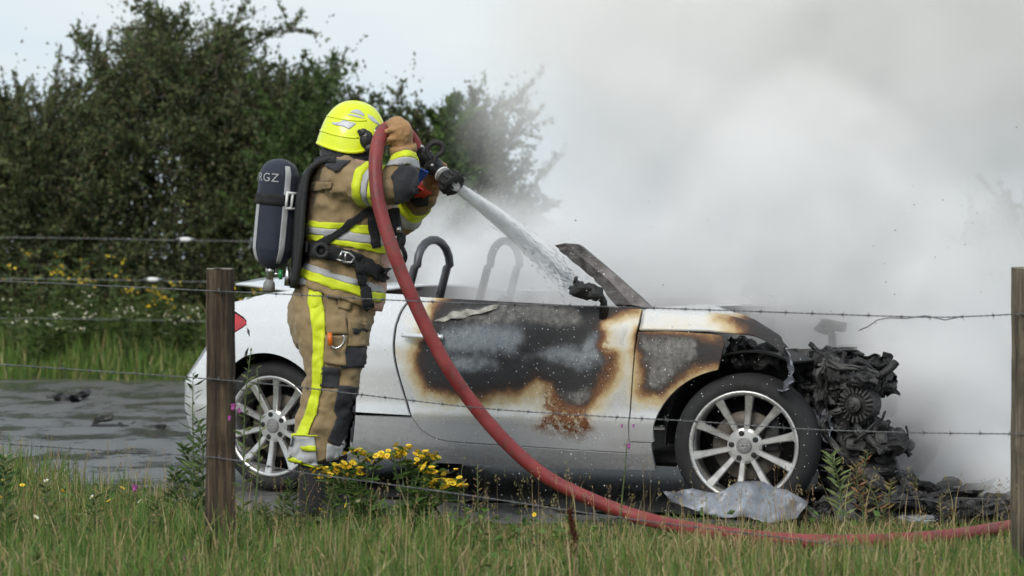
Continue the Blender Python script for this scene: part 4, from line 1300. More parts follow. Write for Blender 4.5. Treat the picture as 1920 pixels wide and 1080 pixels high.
# --- tape: bands cut from the same sections, laid 4 mm proud of the cloth
def wrapped(name, bm, target, material, off_=0.004, parent=person, subdiv=True):
    o = pobj(name, bm, material, parent)
    w = o.modifiers.new('w', 'SHRINKWRAP'); w.target = target; w.wrap_method = 'NEAREST_SURFACEPOINT'; w.wrap_mode = 'OUTSIDE_SURFACE'; w.offset = off_
    bake(o)
    s = o.modifiers.new('t', 'SOLIDIFY'); s.thickness = 0.003; s.offset = 1.0
    return o
def torso_band(name, t0, t1, material, target=jacket, grow=1.03, rows=5):
    """t runs along the TORSO list"""
    base = smooth_rings([section(b, f, h, n=64) for b, f, h in TORSO], 10)
    bm = bmesh.new()
    idx = np.linspace(t0 * 10, t1 * 10, rows)
    rings = []
    for q in idx:
        i = min(int(q), len(base) - 2); fr_ = q - i
        ring = [base[i][k].lerp(base[i + 1][k], fr_) for k in range(64)]
        c = sum(ring, Vector()) / 64
        rings.append([c + (p - c) * grow for p in ring])
    disc_loft(bm, rings)
    return wrapped(name, bm, target, material)
torso_band('chest_tape', 3.68, 3.90, M['hivis']); torso_band('chest_tape', 3.90, 4.20, M['silver_tape']); torso_band('chest_tape', 4.20, 4.42, M['hivis'])
torso_band('hem_tape', 5.60, 5.95, M['silver_tape']); torso_band('hem_tape', 5.95, 6.45, M['hivis'])
def limb_band(name, A, t0, t1, material, target, grow=1.06, n=32):
    q = catmull([(*P(*p), r) for p, r in zip(*A)], 12)
    bm = bmesh.new()
    i0, i1 = int(t0 * 12), max(int(t0 * 12) + 2, int(t1 * 12))
    seg = q[i0:i1 + 1]
    tube(bm, [s[:3] for s in seg], [s[3] * grow for s in seg], n, caps=False)
    return wrapped(name, bm, target, material)
limb_band('upper_sleeve_tape', ARM_R, 0.72, 0.95, M['hivis'], jacket); limb_band('upper_sleeve_tape', ARM_R, 0.95, 1.14, M['silver_tape'], jacket); limb_band('upper_sleeve_tape', ARM_R, 1.14, 1.36, M['hivis'], jacket)
limb_band('cuff_tape', ARM_R, 3.14, 3.44, M['silver_tape'], jacket); limb_band('cuff_tape', ARM_R, 3.44, 3.76, M['hivis'], jacket)
limb_band('cuff_tape', ARM_L, 2.4, 2.85, M['silver_tape'], jacket); limb_band('cuff_tape', ARM_L, 2.85, 3.35, M['hivis'], jacket)
limb_band('sleeve_end', ARM_R, 3.80, 4.0, M['tan'], jacket)

# --- patches: pixel outlines projected on to the near face of the cloth
def patch(name, outline, target, material, d0=9.9, off_=0.005, step=0.008, parent=person, thick=0.004):
    """outline in pixels, laid on the camera-side surface of the garment"""
    k = d0 / F
    b = resample(outline, step / k)
    lo, hi = b.min(0), b.max(0)
    st = step / k
    gx, gy = np.meshgrid(np.arange(lo[0] + st / 2, hi[0], st), np.arange(lo[1] + st / 2, hi[1], st))
    gp = np.stack([gx.ravel(), gy.ravel()], 1); gp = gp[poly_sd(gp, b) > st * 0.5]
    pts = np.vstack([b, gp]); nb = len(b)
    res = delaunay_2d_cdt([Vector(p) for p in pts], [(i, (i + 1) % nb) for i in range(nb)], [], 1, 1e-5)
    from mathutils.bvhtree import BVHTree
    me = target.data
    bvh = BVHTree.FromPolygons([v.co + PO for v in me.vertices], [tuple(p.vertices) for p in me.polygons])
    org = Vector((0, 0, CAM_H))
    vs_, last = [], None
    hits = []
    for p in res[0]:
        dr = (P(p.x, p.y, 1.0) - org).normalized()
        h = bvh.ray_cast(org, dr)
        hits.append((h[0], h[1], dr))
    ok = [h for h in hits if h[0] is not None]
    md_ = float(np.median([h[0].y for h in ok])) if ok else FD
    for h, nrm, dr in hits:
        if h is None: h = org + dr * (md_ / dr.y); nrm = -dr
        vs_.append(h + nrm * off_ - PO)
    fs = [tuple(f) for f in res[2]]
    o = pydata(name, vs_, [f[::-1] for f in fs], material, parent, True)
    s = o.modifiers.new('t', 'SOLIDIFY'); s.thickness = thick; s.offset = 1.0
    return o
Z1 = lambda pts: [(440 + x * 0.4075, 160 + y * 0.4075) for x, y in pts]
Z2 = lambda pts: [(440 + x * 0.4444, 520 + y * 0.4444) for x, y in pts]
patch('shoulder_yoke', Z1([(375, 352), (440, 345), (535, 352), (470, 404), (420, 372)]), jacket, M['navy'])
patch('elbow_pad', Z1([(720, 420), (770, 362), (835, 385), (842, 440), (830, 500), (790, 540), (740, 540)]), jacket, M['navy'])
patch('pocket_flap', Z1([(352, 448), (452, 442), (448, 474), (346, 490)]), jacket, M['tan'], thick=0.007)
patch('leg_stripe', Z2([(318, 28), (362, 28), (375, 120), (385, 200), (378, 330), (366, 470), (345, 580), (310, 668), (262, 668), (300, 580), (325, 480), (333, 330), (330, 220), (312, 110)]), trousers, M['hivis'])
patch('hip_pocket', Z2([(432, 28), (520, 28), (480, 140), (432, 130)]), trousers, M['tan'], thick=0.006)
patch('pocket_opening', Z2([(418, 30), (438, 30), (440, 120), (420, 90)]), trousers, M['navy'])
patch('thigh_pocket', Z2([(385, 250), (470, 240), (468, 375), (380, 360)]), trousers, M['tan'], thick=0.012)
patch('pocket_flap', Z2([(387, 176), (466, 168), (472, 236), (390, 240)]), trousers, M['tan'], thick=0.016)
patch('front_pocket', Z2([(474, 180), (552, 190), (555, 290), (470, 295)]), trousers, M['tan'], thick=0.010)
patch('pocket_label', Z2([(488, 213), (552, 213), (552, 233), (488, 233)]), trousers, M['navy'], off_=0.017)
patch('knee_patch', Z2([(458, 298), (552, 292), (548, 380), (448, 382)]), trousers, M['navy'])
patch('knee_patch', Z2([(368, 376), (444, 382), (438, 470), (360, 462)]), trousers, M['navy'])
patch('knee_patch', Z2([(438, 455), (516, 462), (508, 610), (500, 690), (430, 712), (390, 690), (430, 590), (418, 560)]), trousers, M['navy'])
patch('cuff_patch', Z2([(238, 672), (335, 668), (350, 800), (228, 765)]), trousers, M['silver_tape'])
patch('cuff_patch', Z2([(390, 700), (440, 715), (460, 672), (502, 682), (488, 740), (380, 780)]), trousers, M['silver_tape'])
patch('cuff_edge', Z2([(230, 755), (350, 790), (340, 806), (228, 772)]), trousers, M['hivis'], off_=0.011)
patch('cuff_edge', Z2([(278, 712), (340, 712), (345, 732), (290, 728)]), trousers, M['hivis'], off_=0.011)
patch('cuff_edge', Z2([(240, 664), (350, 660), (350, 668), (240, 674)]), trousers, M['hivis'], off_=0.011)
patch('waist_tape', Z2([(262, 10), (300, 2), (410, 12), (408, 26), (262, 34)]), trousers, M['silver_tape'])

# --- boots
for q, dd in ((588, 10.88), (622, 11.12)):
    bm = bmesh.new()
    z0 = 0.012
    def bp(dx, z): return Vector(((q - CX) / F * dd + dx, dd, z))
    limb_pts = [(bp(0.0, 0.33), 0.070), (bp(0.0, 0.22), 0.064), (bp(0.0, 0.12), 0.060), (bp(0.005, 0.065), 0.058)]
    tube(bm, [p for p, r in limb_pts], [r for p, r in limb_pts], 18)
    sec = [(-0.075, 0.050, 0.045), (-0.04, 0.062, 0.048), (0.03, 0.060, 0.046), (0.10, 0.047, 0.050), (0.16, 0.038, 0.048), (0.20, 0.026, 0.034)]
    rows = []
    for dx, hh, ww in sec:
        rows.append([bp(dx, z0 + hh) + Vector((0, ww * math.cos(a), hh * math.sin(a))) for a in np.linspace(0, 2 * math.pi, 17)[:-1]])
    closed(bm, rows)
    bt = pobj('boot', bm, M['black_rubber'])
    cloth_finish(bt, 0.009, 3, 0)
    bm = bmesh.new()
    out_ = [(dx, ww * 1.05) for dx, hh, ww in sec]
    lo_ = [bp(dx, 0.004) + Vector((0, -w, 0)) for dx, w in out_] + [bp(dx, 0.004) + Vector((0, w, 0)) for dx, w in reversed(out_)]
    hi_ = [p + Vector((0, 0, 0.026)) for p in lo_]
    closed(bm, [lo_, hi_]); bmesh.ops.recalc_face_normals(bm, faces=bm.faces[:])
    sl = pobj('sole', bm, M['sole'], bt, False)
    for zt in ():
        bm = bmesh.new()
        r = 0.064 if zt < 0.2 else 0.071
        tube(bm, [bp(0, zt - 0.006), bp(0, zt + 0.006)], [r, r], 20, caps=False)
        pobj('reflective_trim', bm, M['hivis'], bt)

# --- helmet
hx = P(661, 252, FD)
helm = empty('helmet', hx - PO); helm.parent = person
def hobj(name, bm, material, smooth=True, parent=helm):
    return obj(name, bm, material, parent, smooth)
k_ = FD / F                                   # metres per pixel at that distance
bm = bmesh.new()
nu, nvv = 40, 18
rows = []
for j in range(nvv + 1):
    row = []
    for i in range(nu):
        az = 2 * math.pi * i / nu                        # 0 = front (+x)
        # rim height: low at the back and cheeks, higher over the face
        front = max(0.0, math.cos(az))
        back = max(0.0, -math.cos(az))
        rim = -0.085 + 0.075 * front ** 2.0 + 0.030 * back ** 2
        side_ = math.sin(az) ** 2
        el = math.pi / 2 * (1 - j / nvv * 1.0)
        q = j / nvv
        R = 0.136
        prof = math.sin(q * math.pi / 2) ** 0.82
        z = 0.140 - (0.140 - rim) * (1 - math.cos(q * math.pi / 2)) ** 0.95
        rx_ = (0.142 if math.cos(az) < 0 else 0.140) * prof * (1 + 0.05 * back * max(0, (q - 0.8) * 5))
        ry_ = 0.118 * prof
        ridge = 0.004 * math.exp(-(math.sin(az) / 0.16) ** 2) * (1 if q < 0.8 else 0)
        row.append(Vector((rx_ * math.cos(az), ry_ * math.sin(az), z + ridge)))
    rows.append(row)
disc_loft(bm, rows)
bmesh.ops.remove_doubles(bm, verts=bm.verts[:], dist=0.0005)
bmesh.ops.recalc_face_normals(bm, faces=bm.faces[:])
shell = hobj('shell', bm, M['helmet'])
shell.rotation_euler = (0, math.radians(6), 0)
s = shell.modifiers.new('t', 'SOLIDIFY'); s.thickness = 0.006; s.offset = -1
ss = shell.modifiers.new('s', 'SUBSURF'); ss.levels = 1; ss.render_levels = 1
# flared neck rim and side ridge as raised mouldings
def rim_curve(name, az0, az1, q, r, dz=0.0, material=None, n=24, rr=0.006):
    bm = bmesh.new(); pts = []
    for i in range(n + 1):
        az = az0 + (az1 - az0) * i / n
        front = max(0.0, math.cos(az)); back = max(0.0, -math.cos(az))
        rim = -0.085 + 0.075 * front ** 2.0 + 0.030 * back ** 2
        prof = math.sin(q * math.pi / 2) ** 0.82
        z = 0.140 - (0.140 - rim) * (1 - math.cos(q * math.pi / 2)) ** 0.95 + dz
        pts.append(((0.142 * prof + r) * math.cos(az), (0.118 * prof + r) * math.sin(az), z))
    tube(bm, pts, rr, 8)
    o = hobj(name, bm, material or M['helmet']); o.rotation_euler = (0, math.radians(6), 0)
rim_curve('rim', math.radians(60), math.radians(300), 0.985, 0.002, rr=0.007)
rim_curve('ridge', math.radians(150), math.radians(285), 0.80, 0.000, rr=0.004)
rim_curve('ridge', math.radians(180), math.radians(300), 0.56, -0.001, rr=0.0045)
# face mask with visor
bm = bmesh.new()
ball(bm, P(706, 262, FD) - hx, (0.052, 0.072, 0.072), 20, 14)
hobj('face_mask', bm, M['black_rubber'])
bm = bmesh.new()
ball(bm, P(708, 250, FD) - hx, (0.060, 0.079, 0.045), 20, 14)
hobj('visor', bm, simple('smoked_visor', (0.02, 0.02, 0.022), 0.08, coat=0.8))
# black side adapter
bm = bmesh.new()
for c, r in (((690, 264), (0.030, 0.016, 0.040)), ((684, 252), (0.022, 0.014, 0.020)), ((696, 280), (0.024, 0.016, 0.022))):
    ball(bm, P(*c, FD) - hx + Vector((0, -0.108, 0)), r, 10, 8)
box(bm, P(678, 250, FD) - hx + Vector((0, -0.113, 0)), (0.022, 0.02, 0.014), Euler((0, 0.7, 0)))
hobj('mask_adapter', bm, M['black_plastic'], False)
# silver patches laid on the shell
bake(shell)
def hpatch(outline):
    k = FD / F
    st = 0.006 / k
    b = resample(outline, st)
    lo, hi = b.min(0), b.max(0)
    gx, gy = np.meshgrid(np.arange(lo[0] + st / 2, hi[0], st), np.arange(lo[1] + st / 2, hi[1], st))
    gp = np.stack([gx.ravel(), gy.ravel()], 1); gp = gp[poly_sd(gp, b) > st * 0.5]
    pts = np.vstack([b, gp]) if len(gp) else b
    nb = len(b)
    res = delaunay_2d_cdt([Vector(p) for p in pts], [(i, (i + 1) % nb) for i in range(nb)], [], 1, 1e-5)
    from mathutils.bvhtree import BVHTree
    R = shell.rotation_euler.to_matrix()
    bvh = BVHTree.FromPolygons([R @ v.co + hx for v in shell.data.vertices], [tuple(p.vertices) for p in shell.data.polygons])
    org = Vector((0, 0, CAM_H)); vs_ = []
    for p in res[0]:
        dr = (P(p.x, p.y, 1.0) - org).normalized()
        h = bvh.ray_cast(org, dr)
        hh = h[0] + h[1] * 0.0012 if h[0] is not None else org + dr * (10.9 / dr.y)
        vs_.append(hh - hx)
    o = pydata('reflective_patch', vs_, [tuple(f)[::-1] for f in res[2]], M['helmet_patch'], helm, True)
    s = o.modifiers.new('t', 'SOLIDIFY'); s.thickness = 0.0008; s.offset = 1
ZH = lambda pts: [(560 + x * 0.14815, 170 + y * 0.14815) for x, y in pts]
hpatch(ZH([(415, 402), (520, 398), (570, 372), (730, 415), (640, 490), (560, 455), (440, 430)]))
hpatch(ZH([(650, 275), (710, 240), (770, 245), (820, 290), (830, 325), (740, 295)]))
hpatch(ZH([(620, 295), (740, 308), (840, 355), (740, 340), (630, 310)]))
hpatch(ZH([(870, 300), (940, 330), (1010, 410), (1020, 440), (930, 390), (880, 340)]))

# hood and collar
bm = bmesh.new()
closed(bm, smooth_rings([section((600, 300), (706, 318), 0.125), section((601, 284), (704, 300), 0.115), section((612, 262), (700, 280), 0.095), section((622, 245), (698, 262), 0.085)], 4))
hood_o = pobj('fire_hood', bm, M['navy'])
cloth_finish(hood_o, 0.010, 2, 0.012, 0.05)

# --- gloves: palm, four unequal fingers curled round the hose or nozzle, thumb from the side of the palm
def glove(name, palm, wrist, fingers, thumb, cuff):
    bm = bmesh.new()
    limb(bm, palm[0], palm[1], 14, 4)
    limb(bm, wrist[0], wrist[1], 14, 3)
    for f, r in fingers: limb(bm, f, [r * 0.80, r * 0.78, r * 0.74, r * 0.64][:len(f)], 10, 4)
    limb(bm, thumb, [0.017, 0.016, 0.013][:len(thumb)], 10, 4)
    o = pobj(name, bm, M['glove'])
    cloth_finish(o, 0.0045, 1, 0.004, 0.02)
    if cuff:
        bm = bmesh.new(); tube(bm, [P(*cuff[0]), P(*cuff[1])], [cuff[2] * 1.02, cuff[2]], 20, caps=False)
        c = pobj('glove_cuff', bm, M['glove'], o); c.modifiers.new('t', 'SOLIDIFY').thickness = 0.004
    return o
HZ = 10.76
glove('glove', ([(752, 262, 10.73), (750, 246, 10.715), (744, 236, 10.72)], [0.050, 0.052, 0.042]),
      ([(756, 290, 10.74), (754, 268, 10.735)], [0.050, 0.047]),
      [([(762, 232, 10.74), (748, 226, 10.78), (733, 228, 10.83), (724, 240, 10.85)], 0.0165),
       ([(756, 236, 10.70), (738, 229, 10.70), (725, 234, 10.74), (719, 246, 10.80)], 0.017),
       ([(752, 248, 10.685), (735, 243, 10.675), (722, 249, 10.70), (717, 258, 10.77)], 0.017),
       ([(752, 262, 10.69), (737, 259, 10.68), (726, 264, 10.70), (721, 270, 10.76)], 0.0155)],
      [(748, 262, 10.80), (734, 266, 10.84), (724, 262, 10.86)], ((757, 286, 10.74), (755, 272, 10.735), 0.056))
glove('glove', ([(806, 352, 11.03), (812, 340, 11.00), (818, 330, 10.98)], [0.042, 0.043, 0.036]),
      ([(798, 366, 11.06), (804, 354, 11.035)], [0.042, 0.040]),
      [([(822, 334, 11.00), (832, 322, 10.97), (834, 312, 10.92), (828, 306, 10.88)], 0.015),
       ([(824, 340, 10.98), (836, 331, 10.95), (838, 320, 10.89), (832, 315, 10.86)], 0.0155),
       ([(820, 346, 10.96), (832, 342, 10.93), (836, 334, 10.87), (830, 327, 10.84)], 0.0155),
       ([(814, 350, 10.95), (824, 350, 10.92), (829, 343, 10.86), (824, 337, 10.84)], 0.014)],
      [(802, 342, 10.97), (800, 328, 10.92), (806, 318, 10.87)], ((797, 368, 11.06), (803, 356, 11.04), 0.049))
patch('glove_badge', Z1([(832, 468), (870, 458), (900, 475), (895, 508), (850, 510)]), jacket, simple('red_print', (0.7, 0.06, 0.02), 0.5), off_=0.03)
patch('glove_strap', Z1([(815, 480), (842, 462), (888, 500), (890, 540), (850, 552), (820, 530)]), jacket, M['navy'], off_=0.02)

# --- breathing apparatus (worn, moves with the person: parts of it)
ba = empty('breathing_set', P(545, 420, FD) - PO); ba.parent = person
BO = ba.location + PO
def bobj(name, bm, material, smooth=True, parent=ba):
    for v in bm.verts: v.co -= BO
    return obj(name, bm, material, parent, smooth)
ax0, ax1 = P(508, 502, FD - 0.03), P(527, 298, FD - 0.03)
axd = (ax1 - ax0).normalized(); Lc = (ax1 - ax0).length
RC = 0.086
bm = bmesh.new()
prof = [(0.0, 0.030), (0.008, 0.045), (0.03, 0.068), (0.07, 0.083), (0.11, RC), (Lc - 0.10, RC), (Lc - 0.06, 0.082), (Lc - 0.025, 0.064), (Lc - 0.006, 0.036), (Lc, 0.012)]
pq = catmull(prof, 3)
tube(bm, [ax0 + axd * float(p[0]) for p in pq], [float(p[1]) for p in pq], 36, up=(0, 1, 0))
cyl = bobj('cylinder', bm, M['cyl_cover'])
e1 = Vector((0, -1, 0)); e2 = axd.cross(e1).normalized()          # e1 to the camera
if e2.x < 0: e2 = -e2
def cyl_pt(ang, h, r=RC): return ax0 + axd * h + (e1 * math.cos(ang) + e2 * math.sin(ang)) * r
def cyl_strip(name, a0, a1, h0, h1, material, r=RC + 0.0025, nh=24, na=6, taper=True):
    bm = bmesh.new(); rows = []
    for i in range(nh + 1):
        h = h0 + (h1 - h0) * i / nh
        rh = float(np.interp(h, [float(p[0]) for p in pq], [float(p[1]) for p in pq])) + (r - RC)
        rows.append([bm.verts.new(cyl_pt(a0 + (a1 - a0) * k / na, h, rh)) for k in range(na + 1)])
    for i in range(nh):
        for k in range(na): bm.faces.new((rows[i][k], rows[i][k + 1], rows[i + 1][k + 1], rows[i + 1][k]))
    o = bobj(name, bm, material); o.modifiers.new('t', 'SOLIDIFY').thickness = 0.002
    return o
cyl_strip('cover_stripe', math.radians(22), math.radians(40), 0.02, Lc - 0.03, M['silver_tape'])
cyl_strip('cover_stripe', math.radians(-66), math.radians(-50), 0.02, Lc * 0.66, M['silver_tape'])
cyl_strip('strap', math.radians(-110), math.radians(110), 0.262, 0.308, M['black_web'], RC + 0.005, 3, 30)
bm = bmesh.new()                                                     # buckle: a white frame with two openings
ca = math.radians(44)
bc = cyl_pt(ca, 0.286, RC + 0.014)
tg = (e2 * math.cos(ca) - e1 * math.sin(ca)).normalized()
for q in (-0.030, -0.002, 0.030): tube(bm, [bc + tg * q - axd * 0.032, bc + tg * q + axd * 0.032], 0.006, 8)
for q in (-0.032, 0.032): tube(bm, [bc - tg * 0.034 + axd * q, bc + tg * 0.034 + axd * q], 0.006, 8)
bobj('buckle', bm, M['white_plastic'])
# lettering on the cover
cu = bpy.data.curves.new('lettering', 'FONT'); cu.body = 'VRGZ'; cu.size = 0.050; cu.space_character = 1.12
to = bpy.data.objects.new('lettering', cu); COL.objects.link(to)
dgr = bpy.context.evaluated_depsgraph_get(); tme = bpy.data.meshes.new_from_object(to.evaluated_get(dgr)); bpy.data.objects.remove(to)
bmt = bmesh.new(); bmt.from_mesh(tme)
bmesh.ops.triangulate(bmt, faces=bmt.faces[:])
bmesh.ops.subdivide_edges(bmt, edges=[e for e in bmt.edges if e.calc_length() > 0.012], cuts=2)
wtxt = max(v.co.x for v in bmt.verts)
for v in bmt.verts:
    ang = (v.co.x - wtxt) / RC + math.radians(4)
    v.co = cyl_pt(ang, Lc - 0.100 + v.co.y, RC + 0.0035)
bobj('lettering', bmt, simple('grey_print', (0.42, 0.43, 0.45), 0.5, var=0.1), False)
# valve
bm = bmesh.new(); tube(bm, [ax0 + axd * 0.005, ax0 - axd * 0.02, ax0 - axd * 0.035, ax0 - axd * 0.06], [0.022, 0.022, 0.015, 0.015], 14)
tube(bm, [P(508, 514, 10.97), P(530, 514, 10.97)], 0.011, 10)
bobj('valve', bm, M['steel'])
bm = bmesh.new(); tube(bm, [P(506, 524, 10.97), P(505, 530, 10.97), P(504, 546, 10.97)], [0.014, 0.024, 0.027], 14); bobj('valve_knob', bm, M['grey_plastic'])
bm = bmesh.new(); tube(bm, [P(526, 506, 10.95), P(526, 524, 10.95)], [0.010, 0.008], 10); bobj('relief_valve', bm, M['green'])
bm = bmesh.new(); tube(bm, [P(538, 500, 10.93), P(540, 520, 10.93), P(538, 536, 10.93)], [0.008, 0.014, 0.012], 10); bobj('connector', bm, M['steel'])
# back plate and harness
bm = bmesh.new()
bp_ = catmull([P(590, 318, 10.96), P(572, 345, 10.96), P(564, 400, 10.96), P(560, 470, 10.96), P(556, 540, 10.96)], 4)
tube(bm, bp_, [(0.028, 0.11)] * len(bp_), 14, up=(1, 0, 0))
bobj('back_plate', bm, M['black_plastic'])
for dd, r in ((10.80, 0.013), (10.83, 0.010), (10.86, 0.012)):
    bm = bmesh.new()
    tube(bm, catmull([P(620, 298, dd + 0.03), P(592, 308, dd), P(576, 330, dd), P(568 - (dd - 10.8) * 100, 390, dd), P(563, 460, dd), P(552, 535, dd + 0.02)], 5), r, 8)
    bobj('air_hose', bm, M['black_rubber'])
def strap(name, pts, w, target=jacket, material=None, off_=0.010, thick=0.004):
    """flat webbing laid along a pixel path over the cloth"""
    pp = np.array(catmull([p for p in pts], 6)); L_, R_ = [], []
    for i in range(len(pp)):
        tn = pp[min(i + 1, len(pp) - 1)] - pp[max(i - 1, 0)]; tn = tn / np.linalg.norm(tn)
        nr = np.array([-tn[1], tn[0]]) * w / 2
        L_.append(tuple(pp[i] + nr)); R_.append(tuple(pp[i] - nr))
    return patch(name, L_ + R_[::-1], target, material or M['black_web'], off_=off_, thick=thick, step=0.01)
strap('side_strap', Z1([(385, 740), (460, 690), (540, 630), (620, 572)]), 15)
strap('shoulder_strap', Z1([(632, 565), (630, 640), (648, 745)]), 16)
strap('shoulder_strap', Z1([(470, 345), (400, 352), (360, 385), (340, 440), (322, 560), (318, 700)]), 13)
strap('waist_belt', Z1([(325, 755), (420, 765), (520, 790), (600, 825), (690, 880)]), 27, off_=0.014, thick=0.01)
strap('belt_tail', Z1([(570, 800), (578, 880), (598, 980), (605, 1030)]), 17, off_=0.02)
bm = bmesh.new()
rc = P(602, 470, 10.72)
tube(bm, [rc + Vector((0.026 * math.cos(a), 0, 0.026 * math.sin(a))) for a in np.linspace(0, 2 * math.pi, 25)], 0.010, 10)
tube(bm, [rc + Vector((0, 0.06, 0)), rc + Vector((0, 0.01, 0))], [0.02, 0.02], 14)
bobj('belt_swivel', bm, M['black_rubber'])
bm = bmesh.new()
fr_ = lambda x, y: P(440 + x * 0.4075, 160 + y * 0.4075, 10.70)
tube(bm, [fr_(478, 800), fr_(495, 762)], 0.0045, 8); tube(bm, [fr_(505, 812), fr_(512, 765)], 0.0045, 8)
tube(bm, [fr_(490, 764), fr_(528, 772), fr_(550, 792), fr_(538, 815), fr_(500, 812)], 0.0045, 8); tube(bm, [fr_(470, 800), fr_(505, 812)], 0.004, 8)
bobj('belt_ring', bm, M['steel'])
bm = bmesh.new(); tube(bm, catmull([P(745, 395, 10.84), P(750, 430, 10.82), P(748, 450, 10.82), P(760, 480, 10.84), P(752, 500, 10.88)], 5), 0.010, 8)
lump(bm, P(752, 452, 10.83), (0.022, 0.02, 0.035), 6, 0.2); tube(bm, [P(738, 392, 10.86), P(746, 440, 10.84)], [0.025, 0.018], 10)
bobj('demand_valve', bm, M['black_rubber'])
bm = bmesh.new(); tube(bm, [P(747, 425, 10.80), P(748, 436, 10.80)], 0.010, 10); bobj('hose_fitting', bm, M['steel'])
# carabiner on the thigh pocket
kb = empty('carabiner', P(630, 638, 10.74) - PO); kb.parent = person
def kobj(name, pts, r, material):
    bm = bmesh.new(); tube(bm, [p - P(630, 638, 10.74) for p in pts], r, 8); obj(name, bm, material, kb)
kobj('gate', [P(618, 624, 10.74), P(620, 648, 10.74)], 0.010, M['orange'])
kobj('hook', catmull([P(620, 648, 10.74), P(628, 653, 10.74), P(638, 650, 10.74), P(645, 640, 10.74), P(644, 628, 10.74)], 4), 0.0055, M['steel'])
# ================================================================ hose and nozzle
t = NT('red_hose_rubber')
co = t.coord()
n1 = t.noise(9, 5, 0.6, co); n2 = t.noise(160, 3, 0.6, co)
hc_ = t.ramp(n1, [(0.3, (0.13, 0.018, 0.02)), (0.5, (0.235, 0.030, 0.032)), (0.72, (0.29, 0.055, 0.052))])
t.link(t.mix(t.maprange(t.noise(26, 6, 0.75, co), 0.52, 0.66, 0, 0.7), hc_, (0.10, 0.075, 0.06)), t.b.inputs['Base Color'])
t.link(t.maprange(n1, 0.3, 0.7, 0.35, 0.7), t.b.inputs['Roughness'])
t.bump(n2, 0.35, 0.004)
M['hose'] = t.m
HP = [(786, 288, 10.95), (770, 258, 10.92), (752, 240, 10.86), (735, 238, 10.78), (719, 246, 10.72), (708, 272, 10.67), (704, 320, 10.63), (711, 385, 10.60), (737, 470, 10.58), (776, 565, 10.58), (840, 690, 10.60), (920, 798, 10.62),
      (1010, 884, 10.66), (1100, 933, 10.64), (1200, 970, 10.60), (1300, 992, 10.36), (1440, 1010, 10.08), (1560, 1016, 9.97), (1700, 1012, 10.02), (1800, 1003, 10.20), (1900, 987, 10.50), (2060, 962, 11.0), (2300, 940, 11.5)]
pts = catmull([tuple(P(*p)) for p in HP], 10)
bm = bmesh.new()
tube(bm, pts, [0.0285] * len(pts), 20)
tag(obj('fire_hose', bm, M['hose']), 'thick red fire hose looping from the raised glove down through the grass', 'hose')

nz = empty('hose_nozzle', P(815, 312, 10.88)); NO = nz.location.copy()
tag(nz, 'black branch pipe nozzle with bail handle held by the firefighter', 'nozzle')
def nobj(name, bm, material, smooth=True):
    for v in bm.verts: v.co -= NO
    return obj(name, bm, material, nz, smooth)
A0, A1 = P(784, 284, 10.95), P(852, 348, 10.78)
ad = (A1 - A0).normalized(); Ln = (A1 - A0).length
def ap(q): return A0 + ad * (Ln * q)
bm = bmesh.new(); tube(bm, [ap(-0.02), ap(0.16), ap(0.17), ap(0.22), ap(0.23), ap(0.36)], [0.033, 0.033, 0.038, 0.038, 0.033, 0.033], 20); nobj('coupling', bm, M['black_plastic'])
bm = bmesh.new(); ball(bm, ap(0.44), 0.040, 18, 12); tube(bm, [ap(0.36), ap(0.66)], [0.034, 0.030], 18); nobj('valve_body', bm, M['black_plastic'])
bm = bmesh.new(); tube(bm, [ap(0.64), ap(0.66), ap(0.72), ap(0.74)], [0.030, 0.034, 0.034, 0.031], 20); nobj('flow_ring', bm, M['grey_plastic'])
bm = bmesh.new(); tube(bm, [ap(0.66), ap(0.685)], [0.0352, 0.0352], 20); nobj('index_ring', bm, M['white_plastic'])
bm = bmesh.new(); rings = tube(bm, [ap(0.74), ap(0.78), ap(0.82), ap(0.96), ap(1.0), ap(0.985)], [0.032, 0.036, 0.046, 0.050, 0.047, 0.030], 36); nobj('bumper', bm, M['black_rubber'])
for k in range(12):
    a = 2 * math.pi * k / 12
    b1 = ad.orthogonal().normalized(); b2 = ad.cross(b1)
    dr = b1 * math.cos(a) + b2 * math.sin(a)
    bm = bmesh.new(); tube(bm, [ap(0.84) + dr * 0.049, ap(0.97) + dr * 0.051], 0.006, 6); nobj('lug', bm, M['black_rubber'])
bm = bmesh.new()                               # bail handle: a closed loop standing above the valve
Zn = lambda x, y, d: P(690 + x * 0.2037, 200 + y * 0.2037, d)
for dd in (10.80,):
    tube(bm, catmull([Zn(585, 480, dd), Zn(545, 410, dd), Zn(580, 345, dd), Zn(640, 330, dd), Zn(690, 360, dd), Zn(680, 420, dd), Zn(625, 465, dd), Zn(605, 530, dd)], 5), 0.0115, 10)
nobj('bail_handle', bm, M['black_rubber'])
bm = bmesh.new(); tube(bm, [Zn(590, 540, 10.78), Zn(590, 541, 10.765)], [0.008, 0.006], 10); tube(bm, [Zn(480, 365, 10.86), Zn(510, 375, 10.86)], 0.008, 8)
nobj('rivet', bm, M['steel'])
bm = bmesh.new()                               # pistol grip and blue strap
tube(bm, catmull([ap(0.50), Zn(640, 560, 11.0), Zn(700, 545, 11.02)], 4), 0.017, 10); nobj('grip', bm, M['black_rubber'])
bm = bmesh.new()
q = [Zn(480, 560, 10.84), Zn(560, 600, 10.84), Zn(470, 720, 10.90), Zn(430, 735, 10.92), Zn(445, 640, 10.88)]
vs_ = [bm.verts.new(p) for p in q]; bm.faces.new(vs_)
o = nobj('blue_tab', bm, simple('blue_plastic', (0.03, 0.12, 0.55), 0.4), False); o.modifiers.new('t', 'SOLIDIFY').thickness = 0.006

